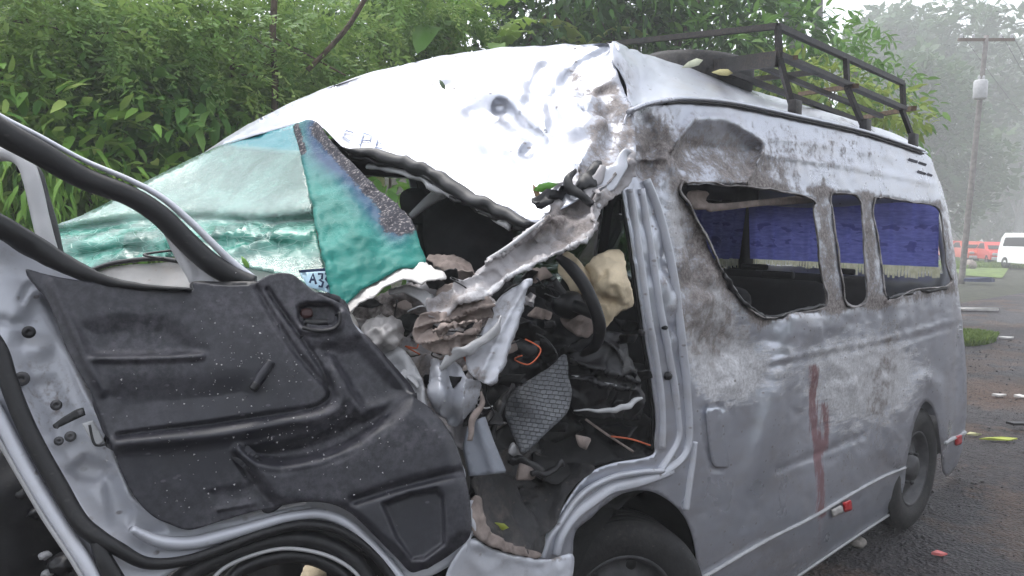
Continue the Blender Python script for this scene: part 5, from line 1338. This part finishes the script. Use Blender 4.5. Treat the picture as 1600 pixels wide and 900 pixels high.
for t_, q, r in ((ft2, [(-40, 60), (30, 95), (95, 122), (175, 155)], .012), (ft2, [(40, 30), (90, 70), (130, 110), (178, 143)], .010), (ft2, [(-30, 20), (60, 40), (150, 52), (230, 48)], .010),
                 (ft1, [(428, 200), (430, 120), (426, 60), (430, -20)], .030), (ft1, [(300, 8), (350, 30), (400, 62), (428, 80)], .010), (ft1, [(428, 125), (390, 118), (362, 118)], .009), (ft1, [(428, 105), (400, 96), (370, 105)], .008), (ft1, [(480, 110), (510, 80), (545, 40), (575, -10)], .022), (ft1, [(430, 60), (470, 80), (540, 118)], .008)):
    adopt(sweep('branch', pp([(x, y, 6.1 + .15 * i if t_ is ft2 else 6.9) for i, (x, y) in enumerate(q)]), r, r, BARK, None, sides=6), t_)
# broad-leaved hedge shrubs along the bank
hd_ = [(40, 230, 6.0, .75, 'yellow-green broad-leaved shrub at the left edge above the door frame'), (150, 250, 6.2, .75, 'bright broad-leaved shrub just above the bare door window frame'),
       (260, 240, 6.6, .7, 'glossy green shrub left of the windscreen top corner'), (20, 330, 5.6, .6, 'shrub with hanging leaves seen through the open door window at the left edge'),
       (140, 340, 5.9, .6, 'shrub with long drooping leaves between mirror arm and windscreen'), (330, 190, 7.0, .6, 'shrub under the thin trunk beside the roof slope'), (225, 180, 6.8, .6, 'leafy shrub below the feathery sprays on the left'),
       (80, 170, 6.6, .6, 'pale leaved shrub high on the left bank')]
for i, (x, y, d, r, lb) in enumerate(hd_):
    plant('broadleaf_shrub', lb, 'shrub', gbase(x, d), [B(x, y, d, r, r, r * .9), B(x + 40, y + 60, d + .1, r * .8), B(x - 35, y + 40, d - .1, r * .7)], 900 + 200 * (i % 3), .17 if i % 2 else .21, 'long' if i in (3, 4) else 'broad', 'hedge' if i % 4 != 2 else 'mid', .03, 20 + i, GT, .55, .5 if i not in (3, 4) else 1.6, None, 4)
# bank behind the interior openings
plant('broadleaf_shrub', 'green shrub glimpsed through the van cab beyond the far door', 'shrub', gbase(900, 7.5), [B(650, 300, 6.8, .9), B(940, 370, 7.2, .9), B(800, 360, 7, .8)], 1800, .2, 'broad', 'mid', .03, 40, GT)
# banana plants: each leaf a large torn blade
def banana(label, px, py, d, h, seed, lm='banana', n=9, L=1.7):
    b = np.array(gbase(px, d)); t = empty('banana_plant', tuple(b), label, 'banana plant', GT)
    rg = np.random.default_rng(seed); top = U(px, py, d)
    adopt(sweep('stem', [b - [0, 0, .2], (b + top) / 2, top], [.12, .10, .06], [.12, .10, .06], simple('pale_banana_stem', (.30, .33, .12), .7) if 'pale_banana_stem' not in bpy.data.materials else bpy.data.materials['pale_banana_stem'], None), t)
    for k in range(n):
        a = rg.uniform(0, 6.28); el = rg.uniform(.2, 1.25); l = L * rg.uniform(.7, 1.15); w = l * .12
        V, Fc, R = [], [], []; m = 16
        dirv = np.array([math.cos(a) * math.cos(el), math.sin(a) * math.cos(el), math.sin(el)]); sd = np.array([-math.sin(a), math.cos(a), 0])
        for i in range(m + 1):
            s = i / m; c = top + dirv * l * s + np.array([0, 0, -1.0]) * l * .55 * s ** 2.2
            ww = w * math.sin(math.pi * min(1, .12 + .88 * s) ** .8) ** .6
            V += [c - sd * ww + [0, 0, -.25 * ww + rg.normal(0, .02)], c, c + sd * ww + [0, 0, -.25 * ww + rg.normal(0, .02)]]
        for i in range(m):
            o_ = i * 3
            if rg.random() > .2: Fc.append((o_, o_ + 1, o_ + 4, o_ + 3))
            if rg.random() > .2: Fc.append((o_ + 1, o_ + 2, o_ + 5, o_ + 4))
        me = mesh_np('leaf', np.array(V), np.array(Fc)); set_attr(me, 'rnd', np.full(len(V), rg.uniform(.2, .95)))
        adopt(link('leaf', me, LM[lm]), t)
banana('tall banana plant with pale stem above the roof, right of the sky gap', 700, 60, 9.5, 3, 1)
banana('low banana plant with broad leaves just behind the roof crest', 770, 85, 9.0, 3, 2, 'banana', 8, 1.2)
banana('banana plant with hanging leaf at top centre left of the sky gap', 590, 20, 10.5, 3, 3, 'mid', 8, 1.9)
banana('yellow-green banana plant left of the brown trunk behind the roof fold', 915, 70, 11, 3, 4, 'lime', 7, 1.3)
# lighter trees behind the rack
plant('leafy_tree', 'brown-trunked tree behind the roof fold at top centre', 'tree', gbase(955, 12), [B(950, -60, 12, 1.6), B(1010, 0, 12, 1.0), B(880, -20, 12, 1.0)], 2200, .22, 'broad', 'mid', .22, 51, GT)
plant('leafy_tree', 'light green tree seen through the roof rack', 'tree', gbase(1260, 12), [B(1130, 110, 11.5, .9), B(1260, 110, 12, 1.0), B(1340, 130, 13, .9), B(1230, 180, 12, 1.1), B(1180, 60, 12.5, .8), B(1370, 190, 14, 1.0)], 3000, .2, 'broad', 'mid', .08, 52, GT)
plant('grey_trunk_tree', 'tall tree with straight grey trunk rising behind the rack corner', 'tree', gbase(1285, 16), [B(1275, -260, 16, 2.2), B(1200, -40, 16, 1.3, 1.3, .7), B(1140, 20, 15.5, 1.2, 1.2, .5), B(1330, 85, 16, .9, .9, .3), B(1240, 70, 16, 1, 1, .5)], 2600, .26, 'broad', 'mid', .30, 53, GT, .6, .35, GBARK, 5, .02)
plant('lime_bush', 'bright lime bush low behind the rear of the roof rack', 'shrub', gbase(1300, 10.5), [B(1290, 150, 10.5, .6, .6, .4), B(1380, 180, 11, .6, .6, .4), B(1220, 120, 10.5, .5, .5, .3)], 900, .18, 'broad', 'lime', .03, 54, GT)
# far misty trees down the road
GF = 'misty trees far down the road'
farspec = [(1475, 95, 72, 8.6, 'huge misty tree with umbrella crown at top right'), (1590, 200, 92, 7.6, 'misty tree at the right edge behind the utility pole'), (1425, 150, 58, 4.5, 'hazy tree just right of the roof rack'),
           (1385, 85, 76, 5.4, 'pale hazy tree left of the umbrella crown'), (1575, 275, 108, 10.0, 'low misty tree above the red cars'), (1465, 250, 64, 5.4, 'green misty tree beside the van rear corner'), (1500, 315, 100, 8.0, 'hazy bush line left of the utility pole foot'),
           (1560, 110, 104, 7.5, 'faint tall tree behind the pole crossarm'), (1640, 305, 120, 11.0, 'faint low tree behind the white van')]
for i, (x, y, d, r, lb) in enumerate(farspec):
    b = U(x, 372, d); k = r
    bl = [B(x, y, d, k, k, k * .55), B(x - 60, y + 30, d, k * .6, k * .6, k * .35), B(x + 55, y + 25, d + 1, k * .6, k * .6, k * .35), B(x, y - 45, d, k * .6, k * .6, k * .3), B(x + 20, y + 70, d, k * .6, k * .6, k * .4)]
    plant('misty_tree', lb, 'tree', (b[0], b[1], 0), bl, 1050 if i < 2 else 850, 1.05 if d > 70 else .8, 'clump', 'far', .5 if d > 70 else .32, 60 + i, GF, .5, .2, GBARK, 6, .5)

# unseen wood added behind the viewer to darken the van's side: one mass
wd = empty('unseen_shade_wood', (0, -20, 0)); wd['kind'] = 'stuff'
rgw = np.random.default_rng(99)
wb_ = [(x, -17 - rgw.uniform(0, 4), rgw.uniform(1.5, 5.5), 3.2, 2.2, 2.6) for x in np.linspace(-34, 34, 24)]
Pw, dw = crown_points(wb_, 9000, 98, .5)
leaves('foliage', Pw, dw + rgw.normal(0, .5, dw.shape), rgw.uniform(.5, .9, len(Pw)), 'clump', LM['far'], wd, 97)['kind'] = 'stuff'

# ================================================================== utility pole
pb = U(1506, 372, 29); pole = empty('utility_pole', (pb[0], pb[1], 0), 'wooden utility pole with crossarm and grey transformer in the mist', 'utility pole')
top = U(1541, 62, 29)
adopt(sweep('pole', [np.array([pb[0], pb[1], -.2]), (np.array([pb[0], pb[1], 0]) + top) / 2, top + [0, 0, .15]], [.11, .10, .08], [.11, .10, .08], simple('weathered_pole_wood', (.17, .155, .145), .9, 0, .3, 6), None, sides=12), pole)
rv = R_ / np.linalg.norm(R_)
adopt(sweep('crossarm', [top - rv * 1.05, top + rv * 1.05], .06, .06, MT['wood'], None, smooth_path=False, sides=4), pole)
for s in (-.95, -.5, .55, .95):
    q = top + rv * s; adopt(lathe('insulator', [(0, .22), (.04, .2), (.06, .14), (.04, .1), (.05, .06), (.03, 0)], q, (0, 0, 1), MT['greyplastic'], None, 12), pole)
q = U(1533, 155, 28.7) + rv * -.05
adopt(lathe('transformer', [(0, .72), (.20, .70), (.24, .64), (.24, .06), (.20, 0), (0, 0)], q, (0, 0, 1), MT['greyplastic'], None, 24), pole)
for s in (-.08, .10): adopt(lathe('bushing', [(0, .18), (.03, .16), (.05, .1), (.03, .05), (.04, 0)], q + rv * s + [0, 0, .7], (0, 0, 1), MT['greyplastic'], None, 10), pole)
for i, s in enumerate((-.95, .95, .55)):
    a = top + rv * s + [0, 0, .2]; e = a + np.array([45, 6, 0.5]); m_ = (a + e) / 2 - [0, 0, .9]
    w = sweep('power_line', [a, m_, e], .012, .012, MT['black'], None, sides=5, n=14)
    tag(w, ('left overhead wire from the pole crossarm', 'right overhead wire from the pole crossarm', 'middle overhead wire from the pole crossarm')[i], 'wire', 'wires on the utility pole')

# ================================================================== far vehicles
def car(name, label, px, d, yaw, col, kind, L=4.3, W=1.75, H=1.45):
    p = U(px, 400, d); t = empty(name, (p[0], p[1], 0.02), label, 'van' if kind == 'van' else 'car'); t.rotation_euler = (0, 0, yaw)
    m_ = simple(name + '_paint', col, .3, 0, .05, 3, 0)
    if kind == 'van':
        prof = [(-L / 2, .3), (-L / 2, 1.0), (-L / 2 + .1, H * .86), (-L / 2 + .35, H), (L / 2 - 1.15, H), (L / 2 - .35, 1.15), (L / 2 - .03, .95), (L / 2, .3)]; g = [(-L / 2 + .4, H * .62), (-L / 2 + .5, H * .88), (L / 2 - 1.2, H * .90), (L / 2 - .62, H * .62)]
    else:
        prof = [(-L / 2, .35), (-L / 2 - .02, .75), (-L / 2 + .1, .92), (-L / 2 + .75, .97), (-L / 2 + 1.3, H - .04), (L / 2 - 2.1, H), (L / 2 - 1.25, .98), (L / 2 - .15, .84), (L / 2, .68), (L / 2, .35)]; g = [(-L / 2 + .95, .98), (-L / 2 + 1.4, H - .1), (L / 2 - 2.12, H - .07), (L / 2 - 1.42, .98)]
    def ext(nm, pr, w, w2, mat, hgt):
        n = len(pr); V = []
        for s in (-1, 1):
            for (x, z) in pr: V.append((x, s * (w / 2 - (w - w2) / 2 * max(0, (z - .8) / (hgt - .8))), z))
        Fc = [tuple(range(n))[::-1], tuple(range(n, 2 * n))] + [(i, (i + 1) % n, n + (i + 1) % n, n + i) for i in range(n)]
        me = bpy.data.meshes.new(nm); me.from_pydata(V, [], Fc); me.update()
        o = link(nm, me, mat, t, False); b = o.modifiers.new('bevel', 'BEVEL'); b.width = .05; b.segments = 3; return o
    body = ext('body', prof, W, W * .8, m_, H)
    ext('side_glass', g, W * 1.005, W * .815, MT['black'], H)
    fx = L / 2
    zc = (.98, H - .12) if kind != 'van' else (1.15, H * .9)
    xs = (fx - 1.28, fx - 2.0) if kind != 'van' else (fx - .33, fx - 1.0)
    V = [(xs[0] + .03, -W * .38, zc[0]), (xs[0] + .03, W * .38, zc[0]), (xs[1] + .03, W * .34, zc[1]), (xs[1] + .03, -W * .34, zc[1])]
    me = bpy.data.meshes.new('windscreen'); me.from_pydata([(a, b, c + .03) for a, b, c in V], [], [(0, 1, 2, 3)]); me.update()
    o = link('windscreen', me, MT['black'], t, False); sm = o.modifiers.new('thickness', 'SOLIDIFY'); sm.thickness = .02
    for s in (-1, 1):
        box('headlight', (fx - .06, s * W * .36 - .14, .62), (fx + .03, s * W * .36 + .14, .78), MT['greyplastic'], t, .03)
        for x in (-L / 2 + .85, L / 2 - .8):
            w = lathe('tyre', [(.17, .08), (.30, .1), (.32, .05), (.32, -.05), (.30, -.1), (.17, -.08)], (x, s * (W / 2 - .08), .32), (0, s, 0), MT['tyre'], t, 24)
            lathe('rim', [(.18, .085), (.12, .07), (0, .08)], (x, s * (W / 2 - .08), .32), (0, s, 0), MT['steel'], t, 16)
    box('bumper', (fx - .1, -W * .46, .33), (fx + .06, W * .46, .52), MT['greyplastic'] if kind != 'van' else m_, t, .04)
    return t
car('red_car', 'small red car with pale roof parked on the far grass verge', 1556, 49, math.radians(210), (.52, .055, .045), 'car')
car('red_car', 'orange-red car partly hidden behind the pole foot', 1516, 52, math.radians(215), (.55, .10, .06), 'car')
car('red_car', 'red car farthest left, half hidden by the van tail', 1490, 55, math.radians(205), (.50, .06, .05), 'car')
car('white_van', 'white van approaching on the road at the right edge', 1620, 42, math.radians(222), (.80, .80, .80), 'van', 4.7, 1.75, 2.0)

# ================================================================== litter on the ground
def litter(name, label, cat, px, py, pts, mat, thick=.01, z=.012, up=.0):
    c = UZ(px, py, 0)
    V = [(x, y, 0) for x, y in pts]
    n = len(V); rr = random.Random(px)
    top_ = [(x, y, z + up * rr.random()) for x, y, _ in V]
    Vv = [(x, y, z - thick) for x, y, _ in V] + top_
    Fc = [tuple(range(n))[::-1], tuple(range(n, 2 * n))] + [(i, (i + 1) % n, n + (i + 1) % n, n + i) for i in range(n)]
    me = bpy.data.meshes.new(name); me.from_pydata(Vv, [], Fc); me.update()
    o = link(name, me, mat, None, False); o.location = c; tag(o, label, cat); return o
leafy = simple('yellow_green_leaf', (.32, .36, .05), .5)
litter('torn_leaf', 'long yellow-green leaf lying on the gravel right of the rear bumper', 'leaf', 1557, 689, [(-.12, .10), (-.04, .06), (.05, -.02), (.14, -.12), (.04, -.09), (-.08, .03)], leafy, .006, .02, .02)
litter('torn_leaf', 'small pale leaf scrap beside the van bumper corner', 'leaf', 1523, 682, [(-.06, .05), (0, .04), (.05, -.04), (-.02, -.02)], simple('pale_leaf', (.42, .40, .22), .6), .006, .02, .02)
litter('white_sheet', 'white bent panel scrap lying beyond the van tail', 'scrap', 1526, 486, [(-.5, .42), (-.1, .3), (.45, -.35), (.2, -.38), (-.4, .2)], MT['white'], .02, .05, .05)
litter('white_scrap', 'small white scrap on the gravel at mid right', 'scrap', 1573, 530, [(-.12, .1), (0, .08), (.1, -.08), (-.02, -.05)], MT['white'], .01, .03, .02)
litter('white_scrap', 'little white scrap on the brown earth right of the van', 'scrap', 1560, 620, [(-.06, .05), (.04, .02), (.06, -.06), (-.03, -.02)], MT['white'], .01, .02, .02)
litter('white_scrap', 'white chip on the brown earth at the right edge', 'scrap', 1594, 622, [(-.05, .05), (.04, .02), (.06, -.06), (-.03, -.02)], MT['white'], .01, .02, .02)
litter('pink_scrap', 'small pinkish red scrap on the dark gravel near the rear wheel', 'scrap', 1468, 868, [(-.035, .03), (.02, .02), (.03, -.03), (-.02, -.015)], simple('pink_scrap', (.62, .16, .15), .5), .006, .012, .01)
litter('black_case', 'black plastic piece lying at the right edge of the gravel', 'scrap', 1597, 671, [(-.05, .12), (.12, .0), (.08, -.08), (-.08, .05)], MT['black'], .02, .06)
litter('blue_cloth', 'dark blue cloth heap far behind the van tail', 'cloth', 1529, 443, [(-.5, .5), (-.1, .4), (.5, -.4), (.1, -.4), (-.4, .1)], simple('navy_cloth', (.02, .03, .09), .9), .05, .12, .15)
c_ = UZ(1514, 420, 0)
bn = blob('bundle', (0, 0, .2), (.35, .3, .28), MT['cloth'], None, .25, 8, 77, 3); bn.location = c_; tag(bn, 'pale bundle on the verge close to the van tail', 'bundle')
c_ = UZ(1340, 855, 0)
bn = blob('stone', (0, 0, .03), (.045, .04, .028), simple('pale_stone', (.22, .20, .18), .8, 0, .3, 20), None, .15, 8, 78, 3); bn.location = c_; tag(bn, 'pale stone on the ground just ahead of the rear wheel', 'stone')
def small_leaf(name, label, px, py, d, s, mat, rot):
    V, Fc = leaf_tpl('broad'); V = (V - [0, .5, 0]) * s; c, sn = math.cos(rot), math.sin(rot)
    V = np.c_[V[:, 0] * c - V[:, 1] * sn, V[:, 2], V[:, 0] * sn + V[:, 1] * c]
    W = V[:, 0:1] * R_ + V[:, 2:3] * U_ - V[:, 1:2] * F_ * .6
    o = link(name, mesh_np(name, W, Fc), mat, None, False); o.location = U(px, py, d); tag(o, label, 'leaf')
    sm = o.modifiers.new('thickness', 'SOLIDIFY'); sm.thickness = .001
small_leaf('fallen_leaf', 'yellow-green leaf on the cab floor mat', 780, 822, 2.13, .055, leafy, 1.4)
small_leaf('fallen_leaf', 'green leaf caught in the torn roof corner', 852, 292, 2.30, .075, simple('fresh_leaf', (.10, .28, .03), .5), -1.3)
small_leaf('fallen_leaf', 'green leaf standing behind the door corner below the windscreen', 383, 410, 2.1, .04, simple('fresh_leaf_b', (.12, .26, .04), .5), .6)
small_leaf('fallen_leaf', 'brown leaf stuck on the white roof under the fold', 838, 300, 2.30, .05, simple('brown_leaf', (.20, .13, .07), .7), .4)
small_leaf('fallen_leaf', 'pale curled leaf on the rear roof below the rack', 1083, 99, 3.60, .10, simple('pale_curled_leaf', (.55, .56, .42), .6), 1.9)
small_leaf('fallen_leaf', 'yellowish leaf scrap on the rear roof edge beside the rack', 1130, 113, 3.85, .10, simple('yellow_leaf', (.50, .45, .22), .6), 1.5)
small_leaf('fallen_leaf', 'dark green leaf lying on the front slope of the roof', 691, 132, 3.12, .05, simple('dull_leaf', (.10, .14, .08), .6), .5)

# ================================================================== air
hz = box('haze', (-210, -210, -1.0), (270, 270, 34), None); hz['kind'] = 'stuff'
hm = bpy.data.materials.new('haze_air'); hm.use_nodes = True; hm.node_tree.nodes.clear()
ho = hm.node_tree.nodes.new("ShaderNodeOutputMaterial"); hv = hm.node_tree.nodes.new("ShaderNodeVolumePrincipled")
hv.inputs['Color'].default_value = (.985, .992, 1.0, 1); hv.inputs['Density'].default_value = .005
hm.node_tree.links.new(hv.outputs[0], ho.inputs['Volume']); hz.data.materials.append(hm)
